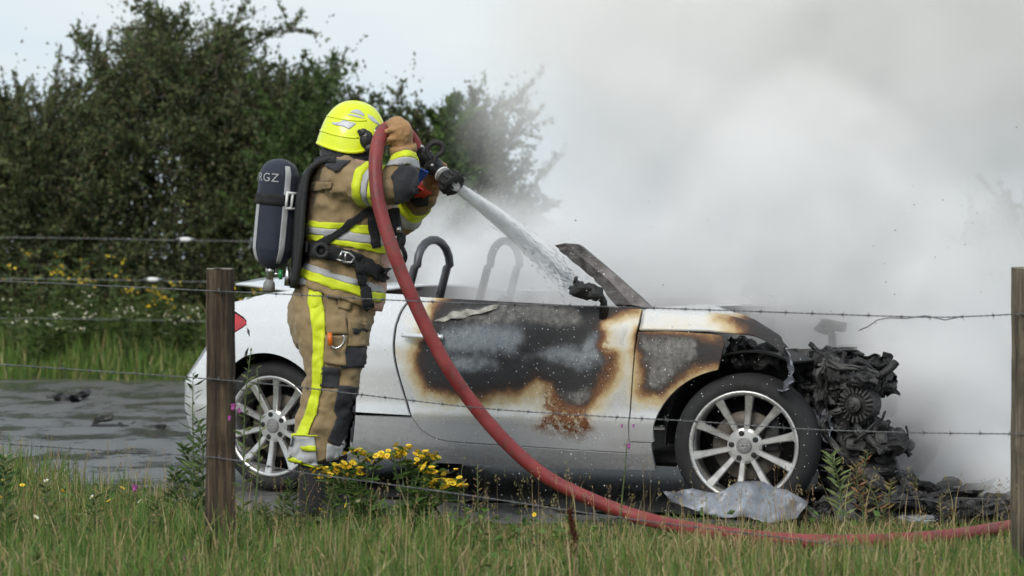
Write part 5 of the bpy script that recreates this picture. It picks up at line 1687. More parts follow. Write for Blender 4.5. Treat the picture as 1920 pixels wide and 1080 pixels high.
# ================================================================ water
t = NT('white_water')
t.b.inputs['Base Color'].default_value = (0.92, 0.94, 0.96, 1)
t.b.inputs['Roughness'].default_value = 0.25
t.b.inputs['Transmission Weight'].default_value = 0.0
t.b.inputs['Subsurface Weight'].default_value = 0.0
tr = t.new('ShaderNodeBsdfTranslucent'); tr.inputs['Color'].default_value = (0.95, 0.97, 1, 1)
ms = t.new('ShaderNodeMixShader'); ms.inputs[0].default_value = 0.25
t.link(t.b.outputs[0], ms.inputs[1]); t.link(tr.outputs[0], ms.inputs[2]); t.link(ms.outputs[0], t.n['Material Output'].inputs['Surface'])
M['water'] = t.m
rng = np.random.default_rng(33)
W0, W1 = np.array(P(851, 347, 10.785)), np.array(P(1085, 545, 12.35))
wd = (W1 - W0); Lw = np.linalg.norm(wd); wd = wd / Lw
wa = np.cross(wd, [0, 0, 1.0]); wa /= np.linalg.norm(wa); wb = np.cross(wd, wa)
def streaks(n, q, rad, ln, th):
    """needle-shaped drops drawn out along the jet: 8-faced spindles"""
    a = rng.uniform(0, 2 * math.pi, n)
    c = W0 + wd * (q * Lw)[:, None] + (wa * np.cos(a)[:, None] + wb * np.sin(a)[:, None]) * rad[:, None]
    c[:, 2] += -0.10 * (q ** 2) + 0.10 * q
    dirv = wd + rng.normal(0, 0.05, (n, 3))
    A = c - dirv * ln[:, None] / 2; B = c + dirv * ln[:, None] / 2
    s1 = wa * th[:, None]; s2 = wb * th[:, None]
    return np.stack([A, c + s1, c + s2, c - s1, c - s2, B], 1)
def spindle_mesh(name, V, material, parent=None):
    n = len(V); o_ = (np.arange(n) * 6)[:, None]
    tri = np.array([[0, 1, 2], [0, 2, 3], [0, 3, 4], [0, 4, 1], [5, 2, 1], [5, 3, 2], [5, 4, 3], [5, 1, 4]]).ravel()
    loops = (o_ + tri[None, :]).ravel()
    return raw_mesh(name, V.reshape(-1, 3), loops, np.full(n * 8, 3), None, material, parent)
n = 1800
q = rng.uniform(0, 1, n) ** 0.9
spread = 0.018 + 0.06 * q
rad = np.abs(rng.normal(0, 1, n)) * spread * 0.55
V = streaks(n, q, rad, rng.uniform(0.02, 0.08, n), rng.uniform(0.0007, 0.0022, n) * (1 + 0.3 * q))
jet = spindle_mesh('water_jet', V, M['water'])
tag(jet, 'white jet of water shooting from the nozzle into the car', 'water', kind='stuff')
# the body of the jet: a dense cone of fine spray
t = NT('spray_volume'); t.n.remove(t.b)
pv = t.new('ShaderNodeVolumePrincipled'); pv.inputs['Color'].default_value = (0.995, 0.997, 1, 1); pv.inputs['Anisotropy'].default_value = -0.4
gp_ = t.new('ShaderNodeNewGeometry').outputs['Position']
sx_ = t.new('ShaderNodeSeparateXYZ'); t.link(gp_, sx_.inputs[0])
fade = t.maprange(sx_.outputs[0], float(W0[0]) + 0.02, float(W0[0] + (W1[0] - W0[0]) * 0.92), 1.0, 0.0)
t.link(t.math('MULTIPLY', t.math('POWER', fade, 1.6), t.maprange(t.noise(26, 3, 0.6, gp_), 0.35, 0.65, 18.0, 70.0)), pv.inputs['Density'])
t.link(pv.outputs[0], t.n['Material Output'].inputs['Volume'])
bm = bmesh.new()
cp = [Vector(W0 + wd * Lw * k / 24 + np.array([0, 0, -0.10 * (k / 24) ** 2 + 0.10 * k / 24])) for k in range(23)]
tube(bm, cp, [0.021 + 0.0021 * k for k in range(23)], 18)
bmesh.ops.recalc_face_normals(bm, faces=bm.faces[:])
sp_ = obj('spray', bm, t.m, jet); sp_['kind'] = 'stuff'
# drops thrown back off the car
n = 700
bx = np.concatenate([rng.normal(1.62, 0.42, n // 2), rng.uniform(0.9, 2.9, n - n // 2)])
bz = np.concatenate([np.abs(rng.normal(0.52, 0.22, n // 2)), rng.uniform(0.03, 1.15, n - n // 2)])
by = -0.96 - np.abs(rng.normal(0, 0.12, n))
cc = np.array([tuple(CAR_O + U * a + LFT * b) for a, b in zip(bx, by)]); cc[:, 2] = bz
m2 = 500                                            # mist of drops round the jet
qq = rng.uniform(0.05, 1.0, m2)
c2 = W0 + wd * (qq * Lw)[:, None] + rng.normal(0, 1, (m2, 3)) * (0.04 + 0.13 * qq)[:, None]
cc = np.vstack([cc, c2])
th = rng.uniform(0.0008, 0.0032, len(cc)) * np.where(rng.uniform(0, 1, len(cc)) < 0.1, 1.5, 0.8)
ex = np.array([1, 0, 0.0]); ey = np.array([0, 1, 0.0]); ez = np.array([0, 0, 1.0])
V = np.stack([cc - ez * th[:, None] * 1.2, cc + ex * th[:, None], cc + ey * th[:, None], cc - ex * th[:, None], cc - ey * th[:, None], cc + ez * th[:, None] * 1.2], 1)
tag(spindle_mesh('water_drops', V, M['water']), 'white drops of water splashing off the burnt door and wheel', 'water', kind='stuff')
# soot flecks drifting in the smoke
n = 44
cc = np.stack([np.concatenate([rng.uniform(0.2, 2.3, n // 2), rng.uniform(1.5, 2.2, n - n // 2)]), rng.uniform(11.2, 11.9, n), np.concatenate([rng.uniform(0.6, 1.9, n // 2), rng.uniform(0.85, 1.5, n - n // 2)])], 1)
th = rng.uniform(0.001, 0.0032, n)
V = np.stack([cc - ez * th[:, None], cc + ex * th[:, None] * 1.4, cc + ey * th[:, None], cc - ex * th[:, None], cc - ey * th[:, None], cc + ez * th[:, None] * 1.6], 1)
tag(spindle_mesh('soot_flecks', V, M['char']), 'black flecks of soot floating in front of the smoke', 'soot', kind='stuff')

# ================================================================ near fence
def wood(name, c, c2):
    t = NT(name)
    co = t.coord()
    mp = t.new('ShaderNodeMapping'); mp.inputs['Scale'].default_value = (22, 22, 1.6); t.link(co, mp.inputs['Vector'])
    g1 = t.noise(1.0, 7, 0.7, mp.outputs[0])
    mp2 = t.new('ShaderNodeMapping'); mp2.inputs['Scale'].default_value = (90, 90, 3); t.link(co, mp2.inputs['Vector'])
    g2 = t.noise(1.0, 5, 0.7, mp2.outputs[0])
    stain = t.noise(5, 4, 0.6, co)
    col = t.ramp(t.math('ADD', t.math('MULTIPLY', g1, 0.6), t.math('MULTIPLY', g2, 0.4)), [(0.40, tuple(v * 0.16 for v in c)), (0.5, c), (0.62, c2)])
    col = t.mix(t.maprange(stain, 0.5, 0.68, 0, 0.75), col, tuple(v * 0.30 for v in c))
    t.link(col, t.b.inputs['Base Color']); t.b.inputs['Roughness'].default_value = 0.85
    t.bump(t.math('ADD', g1, g2), 0.9, 0.02)
    return t.m
M['wood_brown'] = wood('brown_weathered_wood', (0.068, 0.045, 0.027), (0.18, 0.125, 0.074))
M['wood_grey'] = wood('grey_weathered_wood', (0.15, 0.125, 0.085), (0.27, 0.235, 0.17))
M['cut_wood'] = simple('cut_post_end', (0.20, 0.19, 0.14), 0.9, var=0.4, scale=30, bump=0.3)
M['wire'] = simple('galvanised_wire', (0.16, 0.165, 0.17), 0.5, metal=0.6, var=0.35)
def post(px, d, ytop, r, label, material, lean=0.0, crack_seed=1):
    b = P(px, 500, d)
    z0 = float(gh(b.x, d)) - 0.05
    ztop = CAM_H - (ytop - CY) / F * d
    root = empty('fence_post', (b.x, d, z0)); tag(root, label, 'fence post', 'posts of the barbed wire fence')
    bm = bmesh.new(); n, m_ = 40, 34
    rg = np.random.default_rng(crack_seed)
    ck = [(rg.uniform(0, 2 * math.pi), rg.uniform(0.08, 0.2), rg.uniform(0.1, 0.7), rg.uniform(0.3, 0.9)) for _ in range(9)]
    rows = []
    for j in range(m_ + 1):
        z = (ztop - z0) * j / m_
        row = []
        for i in range(n):
            a = 2 * math.pi * i / n
            rr2 = r * (1.10 - 0.12 * j / m_ + 0.025 * math.sin(3 * a + j * 0.12) + 0.02 * math.sin(5 * a + 1 + j * 0.3) + 0.012 * math.sin(j * 0.9 + 2 * a))
            for ca_, wd_, z_a, z_b in ck:
                u = j / m_
                if z_a < u < z_a + z_b * 0.6:
                    dd = math.atan2(math.sin(a - ca_), math.cos(a - ca_))
                    rr2 -= 0.006 * math.exp(-(dd / wd_) ** 2)
            row.append(Vector((rr2 * math.cos(a) + lean * z, rr2 * math.sin(a), z)))
        rows.append(row)
    disc_loft(bm, rows)
    shaft = obj('shaft', bm, material, root)
    bm = bmesh.new()
    c = sum(rows[-1], Vector()) / n
    cen = bm.verts.new(c + Vector((0, 0, 0.006)))
    rim_ = [bm.verts.new(p + Vector((0, 0, 0.0005)) + Vector((0, 0, 0.004 * math.sin(k * 0.7)))) for k, p in enumerate(rows[-1])]
    for k in range(n): bm.faces.new((cen, rim_[k], rim_[(k + 1) % n]))
    obj('cut_end', bm, M['cut_wood'], root)
    return root, Vector((b.x, d, 0))
P1, pc1 = post(412, 9.7, 505, 0.0530, 'round brown weathered fence post beside the rear wheel', M['wood_brown'], 0.004, 1)
P2, pc2 = post(1925, 9.25, 503, 0.0540, 'grey split fence post at the end of the wires by the smoke', M['wood_grey'], 0.0, 2)
pc0 = P(-1100, 500, 10.15); pc3 = P(3450, 500, 8.8)

def wire_strand(points, label, barbs=True, seed=1, group='strands of the barbed wire fence', spur=None):
    """two twisted wires with barbs; points as (px, py, depth)"""
    pts = catmull([tuple(P(*p)) for p in points], 14)
    root = empty('barbed_wire', pts[0]); tag(root, label, 'wire', group)
    o0 = Vector(pts[0])
    L_ = np.concatenate([[0], np.cumsum(np.linalg.norm(np.diff(np.array(pts), axis=0), axis=1))])
    tot = L_[-1]; m_ = int(tot / 0.007)
    sarr = np.linspace(0, tot, m_)
    C = np.stack([np.interp(sarr, L_, np.array(pts)[:, k]) for k in range(3)], 1) - np.array(o0)
    for ph in (0, math.pi):
        ang = sarr / 0.045 * 2 * math.pi + ph
        Q = C + np.stack([0 * ang, np.cos(ang) * 0.0017, np.sin(ang) * 0.0017], 1)
        bm = bmesh.new(); tube(bm, Q, 0.0013, 5)
        obj('line_wire', bm, M['wire'], root)
    if barbs:
        rg = np.random.default_rng(seed)
        bmb = bmesh.new()
        for k in range(4):
            a = rg.uniform(0, 6.28); v = Vector((rg.uniform(-0.5, 0.5), math.cos(a), math.sin(a))).normalized()
            tube(bmb, [v * -0.004, v * 0.015], [0.0014, 0.0004], 4)
        tube(bmb, [(0.0045 * (k / 14 - 0.5) * 2, 0.0036 * math.cos(k * 1.2), 0.0036 * math.sin(k * 1.2)) for k in range(15)], 0.0013, 4)
        first = None
        s = rg.uniform(0, 0.1)
        while s < tot:
            pos = Vector([float(np.interp(s, sarr, C[:, k])) for k in range(3)])
            if first is None:
                b_ = obj('barb', bmb, M['wire'], root); first = b_
            else:
                b_ = first.copy(); COL.objects.link(b_); b_.parent = root
            b_.location = pos; b_.rotation_euler = (rg.uniform(0, 6.28), 0, rg.uniform(-0.3, 0.3))
            s += rg.uniform(0.085, 0.115)
    return root
f1, f2 = 9.64, 9.20
def fd(px): return 9.64 + (9.19 - 9.64) * (px - 412) / (1925 - 412)
S1 = [(-900, 500), (-300, 515), (0, 527), (200, 536), (412, 546), (560, 553), (720, 562), (900, 569), (1100, 574), (1300, 580), (1500, 587), (1700, 594), (1800, 594), (1925, 588)]
S2 = [(-900, 620), (-300, 662), (0, 683), (200, 697), (412, 712), (560, 726), (720, 745), (900, 765), (1100, 779), (1300, 790), (1500, 804), (1700, 811), (1925, 814)]
S3 = [(-900, 780), (-300, 812), (0, 832), (200, 845), (412, 859), (560, 885), (720, 907), (900, 932), (1100, 962), (1300, 988), (1500, 1012), (1700, 1040), (1925, 1068)]
wire_strand([(x, y, fd(x)) for x, y in S1], 'top strand of twisted barbed wire nailed to both fence posts', seed=1)
wire_strand([(x, y, fd(x)) for x, y in S2], 'middle strand of barbed wire crossing the wheel and door', seed=2)
wire_strand([(x, y, fd(x)) for x, y in S3], 'lowest strand of barbed wire sagging into the long grass', seed=3)
# loose wire end hanging from the top strand
bm = bmesh.new(); q0 = P(1610, 620, fd(1610))
tube(bm, [p - q0 for p in (P(1610, 620, fd(1610)), P(1628, 612, fd(1628)), P(1645, 600, fd(1645)), P(1665, 596, fd(1665) - 0.003), P(1700, 597, fd(1700) - 0.004), P(1735, 592, fd(1735) - 0.004), P(1772, 600, fd(1772) - 0.003), P(1800, 594, fd(1800) - 0.003))], 0.0022, 6)
o = obj('loose_wire', bm, M['wire']); o.location = q0
tag(o, 'loose kinked wire end twisted round the top strand near the grey post', 'wire')
for n_, (xs_, pcx) in enumerate((((546, 712, 859), 412), ((588, 814, 1068), 1925))):
    for y in xs_:
        bm = bmesh.new()
        c = P(pcx, y, (9.64 if n_ == 0 else 9.19) - 0.002)
        rt = (P1 if n_ == 0 else P2)
        c = c - rt.location
        tube(bm, [c + Vector((-0.004, 0.02, 0.012)), c + Vector((-0.004, -0.006, 0.010)), c + Vector((0, -0.009, 0)), c + Vector((0.004, -0.006, -0.010)), c + Vector((0.004, 0.02, -0.012))], 0.002, 6)
        obj('staple', bm, M['wire'], rt)

# far electric fence: thin wires with white insulators on slim stakes
for y, lab in ((446, 'highest thin wire in front of the bushes'), (523, 'middle thin wire in front of the bushes'), (597, 'lowest thin wire above the flowering verge')):
    a, b = P(-900, y - 4, 25.3), P(1900, y + 6, 25.3)
    bm = bmesh.new(); tube(bm, [(Vector(a) * (1 - k / 20) + Vector(b) * (k / 20)) - a + Vector((0, 0, -0.03 * math.sin(math.pi * 3 * k / 20) ** 2)) for k in range(21)], 0.0022, 5)
    o = obj('fence_wire', bm, simple('pale_wire', (0.33, 0.34, 0.35), 0.5)); o.location = a
    tag(o, lab, 'wire', 'wires of the far fence')
for px, y, lab in ((348, 449, 'small white insulator on the highest far wire'), (287, 524, 'small white insulator on the middle far wire')):
    c = P(px, y, 25.28); r = empty('insulator', c); tag(r, lab, 'insulator')
    bm = bmesh.new(); tube(bm, [(-0.055, 0, 0.004), (-0.03, 0, 0), (0.03, 0, -0.002), (0.055, 0, 0.003)], [0.013, 0.024, 0.022, 0.012], 12); obj('body', bm, M['white_plastic'], r)
    bm = bmesh.new(); tube(bm, [(-0.09, 0, 0.006), (0.09, 0, 0.004)], 0.007, 8); obj('wire_clamp', bm, M['steel'], r)

# ================================================================ wreckage on the ground
t = NT('crumpled_aluminium')
co = t.coord()
a1 = t.noise(6, 5, 0.65, co); a2 = t.noise(45, 4, 0.7, co)
t.link(t.ramp(a1, [(0.34, (0.07, 0.065, 0.07)), (0.5, (0.21, 0.22, 0.245)), (0.66, (0.33, 0.355, 0.40))]), t.b.inputs['Base Color'])
t.b.inputs['Metallic'].default_value = 0.35
t.link(t.maprange(a2, 0.3, 0.7, 0.38, 0.6), t.b.inputs['Roughness']); t.bump(a2, 0.3, 0.006)
M['crumple'] = t.m
out = [(1243, 922), (1268, 926), (1300, 915), (1345, 922), (1385, 906), (1430, 902), (1475, 916), (1516, 945), (1495, 972), (1440, 978), (1360, 970), (1300, 955), (1260, 945)]
def ground_sheet(x, y):
    """sheet standing on its lower edge, leaning back against the tyre"""
    v = np.clip((980 - y) / 78, 0, 1.1)
    d_ = 10.93 + 0.17 * v + 0.03 * np.sin(x * 0.035) + 0.02 * np.sin(x * 0.08 + y * 0.06)
    X = (x - CX) / F * d_; Z = CAM_H - (y - CY) / F * d_
    Z = Z + 0.008 * np.sin(x * 0.05 + 1)
    return np.stack([X, d_ + 0.010 * np.sin(x * 0.11 - y * 0.13), np.maximum(Z, 0.005)], -1)
b = resample(out, 6.0); lo, hi = b.min(0), b.max(0)
gx, gy = np.meshgrid(np.arange(lo[0] + 3, hi[0], 6.0), np.arange(lo[1] + 3, hi[1], 6.0)); gp = np.stack([gx.ravel(), gy.ravel()], 1); gp = gp[poly_sd(gp, b) > 3]
res = delaunay_2d_cdt([Vector(p) for p in np.vstack([b, gp])], [(i, (i + 1) % len(b)) for i in range(len(b))], [], 1, 1e-5)
v2 = np.array([tuple(v) for v in res[0]])
V = ground_sheet(v2[:, 0], v2[:, 1]) + np.random.default_rng(3).normal(0, 0.0006, (len(v2), 3))
o = pydata('wing_fragment', V, [tuple(f)[::-1] for f in res[2]], M['crumple'], None, True)
o.modifiers.new('t', 'SOLIDIFY').thickness = 0.004
tag(o, 'crumpled bluish grey wing fragment lying against the front wheel', 'wreckage')

rng = np.random.default_rng(77)
kinds = []
def fragment(k):
    bm = bmesh.new()
    c = rng.uniform(0.03, 0.10)
    if k % 3 == 0: box(bm, (0, 0, 0), (c * 1.6, c, c * 0.35))
    elif k % 3 == 1: tube(bm, [(-c, 0, 0), (0, c * 0.3, c * 0.2), (c, 0, -c * 0.1)], [c * 0.25, c * 0.32, c * 0.2], 8)
    else: box(bm, (0, 0, 0), (c * 2.0, c * 0.7, 0.012))
    bmesh.ops.subdivide_edges(bm, edges=bm.edges[:], cuts=2, use_grid_fill=True)
    ph = rng.uniform(0, 6, 3)
    for v in bm.verts:
        v.co += Vector((math.sin(v.co.y * 40 + ph[0]), math.sin(v.co.z * 50 + ph[1]), math.sin(v.co.x * 45 + ph[2]))) * c * 0.13 + Vector(rng.normal(0, c * 0.07, 3))
    return bm
frag_me = []
for k in range(9):
    o = obj('charred_fragment', fragment(k), M['char'] if k % 4 else M['char_grey'], None, False)
    frag_me.append(o)
spots = []
for k in range(64):
    px = rng.uniform(1500, 1900)
    dd = rng.uniform(11.05, 11.9) if k < 48 else rng.uniform(11.9, 14)
    spots.append((px, dd))
for px, dd in [(110, 20.6), (135, 20.4), (150, 20.8), (190, 17.6), (225, 17.4), (250, 17.5), (300, 17.0), (90, 20.7), (1870, 18.0), (1850, 17.2), (1890, 16.4), (1835, 16.0)]: spots.append((px, dd))
for i, (px, dd) in enumerate(spots):
    src = frag_me[i % len(frag_me)]
    o = src if i < len(frag_me) else src.copy()
    if i >= len(frag_me): COL.objects.link(o)
    x = (px - CX) / F * dd
    pile = max(0.0, 1 - abs(px - 1690) / 190) * 0.07 * rng.uniform(0, 1) if dd < 12 else 0
    s_ = rng.uniform(0.7, 1.6) * (1.0 if dd < 12 else (0.7 if px < 500 else 0.9))
    o.scale = (s_,) * 3
    o.location = (x, dd, 0.012 + 0.02 * s_ + pile)
    o.rotation_euler = tuple(rng.uniform(-0.5, 0.5, 2)) + (rng.uniform(0, 6.28),)
    near = dd < 12
    tag(o, 'black charred fragment in the wreckage below the engine' if near else ('black charred scrap on the wet track behind the car' if px < 500 else 'black charred scrap on the track beyond the smoking wreckage'),
        'wreckage', 'charred fragments under the engine' if near else ('charred scraps behind the car' if px < 500 else 'charred scraps beyond the wreckage'))
# fine rubble between them
n = 2600
cx2 = rng.uniform(1490, 1905, n); dd = 11.05 + np.abs(rng.normal(0, 0.4, n)); X = (cx2 - CX) / F * dd
hpile = 0.07 * np.clip(1 - np.abs(cx2 - 1670) / 240, 0, 1) * np.clip(1 - np.abs(dd - 11.45) / 0.5, 0, 1)
cc = np.stack([X, dd, 0.004 + rng.uniform(0, 1, n) * hpile], 1); th = rng.uniform(0.003, 0.016, n)
J = rng.normal(0, 0.5, (n, 6, 3))
V = np.stack([cc - ez * th[:, None] * .5, cc + ex * th[:, None], cc + ey * th[:, None], cc - ex * th[:, None], cc - ey * th[:, None], cc + ez * th[:, None] * .7], 1) + J * th[:, None, None]
V[:, :, 2] = np.maximum(V[:, :, 2], 0.001)
tag(spindle_mesh('ash_rubble', V, M['char']), 'heap of fine black ash and crumbs under the engine', 'rubble', kind='stuff')
# ribbed cooler core, white-grey melted lump, twisted strip
r = empty('cooler_core', P(1832, 945, 11.35)); r.location.z = 0.03; tag(r, 'grey ribbed cooler core lying in the ashes', 'wreckage')
bm = bmesh.new(); box(bm, (0, 0, 0.045), (0.20, 0.035, 0.012), Euler((0, 0.05, 0))); box(bm, (0, 0, 0.0), (0.21, 0.045, 0.03)); obj('frame', bm, M['char_grey'], r, False)
for k in range(9):
    bm = bmesh.new(); box(bm, (-0.085 + k * 0.021, -0.004, 0.024), (0.007, 0.03, 0.04)); obj('rib', bm, M['char_grey'], r, False)
bm = bmesh.new(); box(bm, (-0.20, 0, 0.01), (0.18, 0.05, 0.05)); o = rough_obj('end_tank', bm, M['char'], 0.006, 91, r, 3, 30)
for k, (px, py, dd, s_, lab, mt) in enumerate([(1697, 905, 11.6, 0.05, 'dark melted lump standing up from the ashes', 'char_grey'), (1720, 975, 11.05, 0.07, 'pale grey melted scrap at the edge of the grass', 'crumple'), (1835, 962, 11.1, 0.04, 'small whitish scrap in front of the cooler core', 'crumple')]):
    bm = bmesh.new(); lump(bm, (0, 0, 0), (s_ * (0.5 if k == 0 else 1.2), s_ * 0.6, s_ * (1.2 if k == 0 else 0.25)), 70 + k, 0.5, 16, 12)
    o = obj('melted_lump', bm, M[mt], None, False); p = P(px, py, dd); o.location = (p.x, dd, max(0.015 if k else 0.05, min(p.z, 0.10)))
    tag(o, lab, 'wreckage')
# puddle-edge litter: dark silt bank on the track at the left
for k, (px, dd, w_, lab) in enumerate([(128, 20.6, 0.11, 'low grey heap of wet ash on the track'), (205, 17.5, 0.13, 'flat black smear of soot on the track')]):
    bm = bmesh.new(); lump(bm, (0, 0, 0), (w_, w_ * 0.5, 0.05 if k == 0 else 0.012), 90 + k, 0.3, 18, 12)
    o = obj('ash_heap', bm, M['char_grey'] if k == 0 else M['char'], None, False); o.location = ((px - CX) / F * dd, dd, 0.005); tag(o, lab, 'ash heap')

# sooty sheet on the track; it also paints in the shade under the car
t = NT('soot_and_shade')
co = t.coord()
s1 = t.noise(5, 6, 0.7, co)
t.link(t.ramp(s1, [(0.35, (0.006, 0.006, 0.006)), (0.7, (0.022, 0.021, 0.021))]), t.b.inputs['Base Color']); t.b.inputs['Roughness'].default_value = 0.6
t.bump(t.noise(60, 5, 0.7, co), 0.8, 0.02)
rg = np.random.default_rng(6)
cen = CAR_O + U * 1.75 + LFT * 0.65
vs_, fs_ = [(cen.x, cen.y, 0.0125)], []
N_ = 90
for ring, sc in ((0, 0.5), (1, 1.0)):
    for k in range(N_):
        a = 2 * math.pi * k / N_
        r1, r2 = 2.2 * sc, 1.75 * sc
        w_ = 1 + 0.05 * math.sin(5 * a + 1) + 0.04 * math.sin(11 * a) + (0.03 * rg.normal() if ring else 0)
        p = cen + U * (r1 * math.cos(a) * w_) + LFT * (r2 * math.sin(a) * w_)
        vs_.append((p.x, p.y, 0.0125 if ring == 0 else 0.008))
for k in range(N_):
    k2 = (k + 1) % N_
    fs_.append((0, 1 + k, 1 + k2)); fs_.append((1 + k, 1 + N_ + k, 1 + N_ + k2, 1 + k2))
so = pydata('soot_shade_patch', vs_, fs_, t.m, None, False)
tag(so, 'black soot and painted shade on the track under the car', 'soot', kind='structure')
# ================================================================ single plants in the verge
def stem_bm(bm, pts, r0, r1, n=5):
    q = catmull([tuple(p) for p in pts], 4)
    tube(bm, q, list(np.linspace(r0, r1, len(q))), n)
    return [Vector(p) for p in q]
M['stem'] = simple('green_stem', (0.085, 0.125, 0.035), 0.6, var=0.3, scale=20)
M['yellow'] = simple('ragwort_yellow', (0.85, 0.62, 0.02), 0.6, var=0.25, scale=30)
M['yellow_c'] = simple('flower_centre', (0.55, 0.28, 0.02), 0.7)
M['white_petal'] = simple('white_petal', (0.72, 0.72, 0.66), 0.6, var=0.1)
M['pink_petal'] = simple('thistle_pink', (0.42, 0.09, 0.34), 0.7, var=0.3, scale=40)
M['rusty'] = simple('dock_brown', (0.11, 0.045, 0.025), 0.8, var=0.4, scale=30)

def daisy_mesh(name, npet, r, rc, petal, centre, cup=0.2):
    """a flower head: separate petals round a domed disc"""
    bm = bmesh.new()
    for k in range(npet):
        a = 2 * math.pi * k / npet; ca, sa = math.cos(a), math.sin(a)
        w = r * 0.9 * math.sin(math.pi / npet)
        def q(u, v, z): return bm.verts.new((u * ca - v * sa, u * sa + v * ca, z))
        v = [q(rc * 0.8, -w * 0.5, 0), q(rc * 0.8, w * 0.5, 0), q(r * 0.75, w, r * cup), q(r, 0, r * cup * 0.8), q(r * 0.75, -w, r * cup)]
        bm.faces.new(v)
    n0 = len(bm.faces)
    ball(bm, (0, 0, 0), (rc, rc, rc * 0.6), 8, 5)
    me = bpy.data.meshes.new(name); bm.to_mesh(me); bm.free()
    me.materials.append(petal); me.materials.append(centre)
    for i, p in enumerate(me.polygons): p.material_index = 0 if i < n0 else 1
    return me
RAG_HEAD = daisy_mesh('flower', 8, 0.0105, 0.0045, M['yellow'], M['yellow_c'])
WHITE_HEAD = daisy_mesh('flower', 10, 0.013, 0.005, M['white_petal'], M['yellow'])
YEL_HEAD = daisy_mesh('flower', 9, 0.013, 0.006, M['yellow'], M['yellow_c'])
def head(me, parent, loc, tilt, rz=0, s=1.0, name='flower'):
    o = bpy.data.objects.new(name, me); COL.objects.link(o); o.parent = parent
    o.location = loc; o.rotation_euler = (tilt[0], tilt[1], rz); o.scale = (s, s, s)
    return o

def ragwort(base, tops, label, seed):
    """branched stem with flat-topped yellow clusters; tops are the cluster points (px, py)"""
    rg = np.random.default_rng(seed)
    bx_, d_ = base; B = P(bx_, 500, d_); B.z = float(gh(B.x, d_))
    root = empty('ragwort_plant', B); tag(root, label, 'flowering plant')
    bm = bmesh.new(); lp, ld, ls = [], [], []
    mid = None
    for i, (px, py) in enumerate(tops):
        T = P(px, py, d_ + rg.uniform(-0.05, 0.05)) - B
        fork = Vector((T.x * 0.25, T.y * 0.2, T.z * rg.uniform(0.35, 0.55)))
        path = stem_bm(bm, [Vector((rg.uniform(-0.01, 0.01), 0, -0.02)), fork, fork.lerp(T, 0.6) + Vector((T.x * 0.08, 0, 0)), T], 0.004, 0.0022)
        for k in range(9):
            dv = Vector((rg.normal(0, 0.020), rg.normal(0, 0.018), rg.normal(0, 0.010)))
            tip = T + dv
            tube(bm, [T - Vector((0, 0, 0.02)), tip - Vector((0, 0, 0.003))], [0.0014, 0.001], 4)
            head(RAG_HEAD, root, tip, tuple(rg.uniform(-0.7, 0.5, 2) + np.array([0.45, 0.0])), rg.uniform(0, 6), rg.uniform(1.05, 1.55))
        for p in path[2::2]:
            for _ in range(7):
                a = rg.uniform(0, 6.28); lp.append(tuple(p + Vector(rg.normal(0, 0.004, 3)))); ld.append((math.cos(a), math.sin(a), rg.uniform(-0.3, 0.6))); ls.append(rg.uniform(0.02, 0.05))
    for _ in range(60):                                   # leafy base
        a = rg.uniform(0, 6.28); z = rg.uniform(0.02, 0.16)
        lp.append((math.cos(a) * 0.02, math.sin(a) * 0.02, z)); ld.append((math.cos(a), math.sin(a), rg.uniform(0.0, 0.8))); ls.append(rg.uniform(0.04, 0.09))
    obj('stem', bm, M['stem'], root)
    lf = leaves_mesh('foliage', np.array(lp), np.array(ld), np.array(ls), tints(len(lp), [(0.07, 0.13, 0.03), (0.09, 0.15, 0.035)], [1, 1]), M['leaf'], root, 0.4)
    lf['kind'] = 'stuff'
ZR = lambda pts: [(560 + x * 0.2037, 780 + y * 0.2037) for x, y in pts]
ragwort((682, 10.15), ZR([(250, 480), (220, 530), (370, 470), (480, 450), (440, 540), (530, 520), (550, 340), (630, 375), (700, 395)]), 'yellow ragwort clump growing beside the black boots', 1)
ragwort((770, 10.2), ZR([(870, 375), (980, 320), (930, 350), (1050, 420), (1140, 350), (1230, 375), (1160, 430), (1210, 500), (1280, 530), (1240, 600), (1350, 640), (1430, 610), (1470, 650), (1200, 640)]), 'yellow ragwort clump with the most heads in front of the sill', 2)

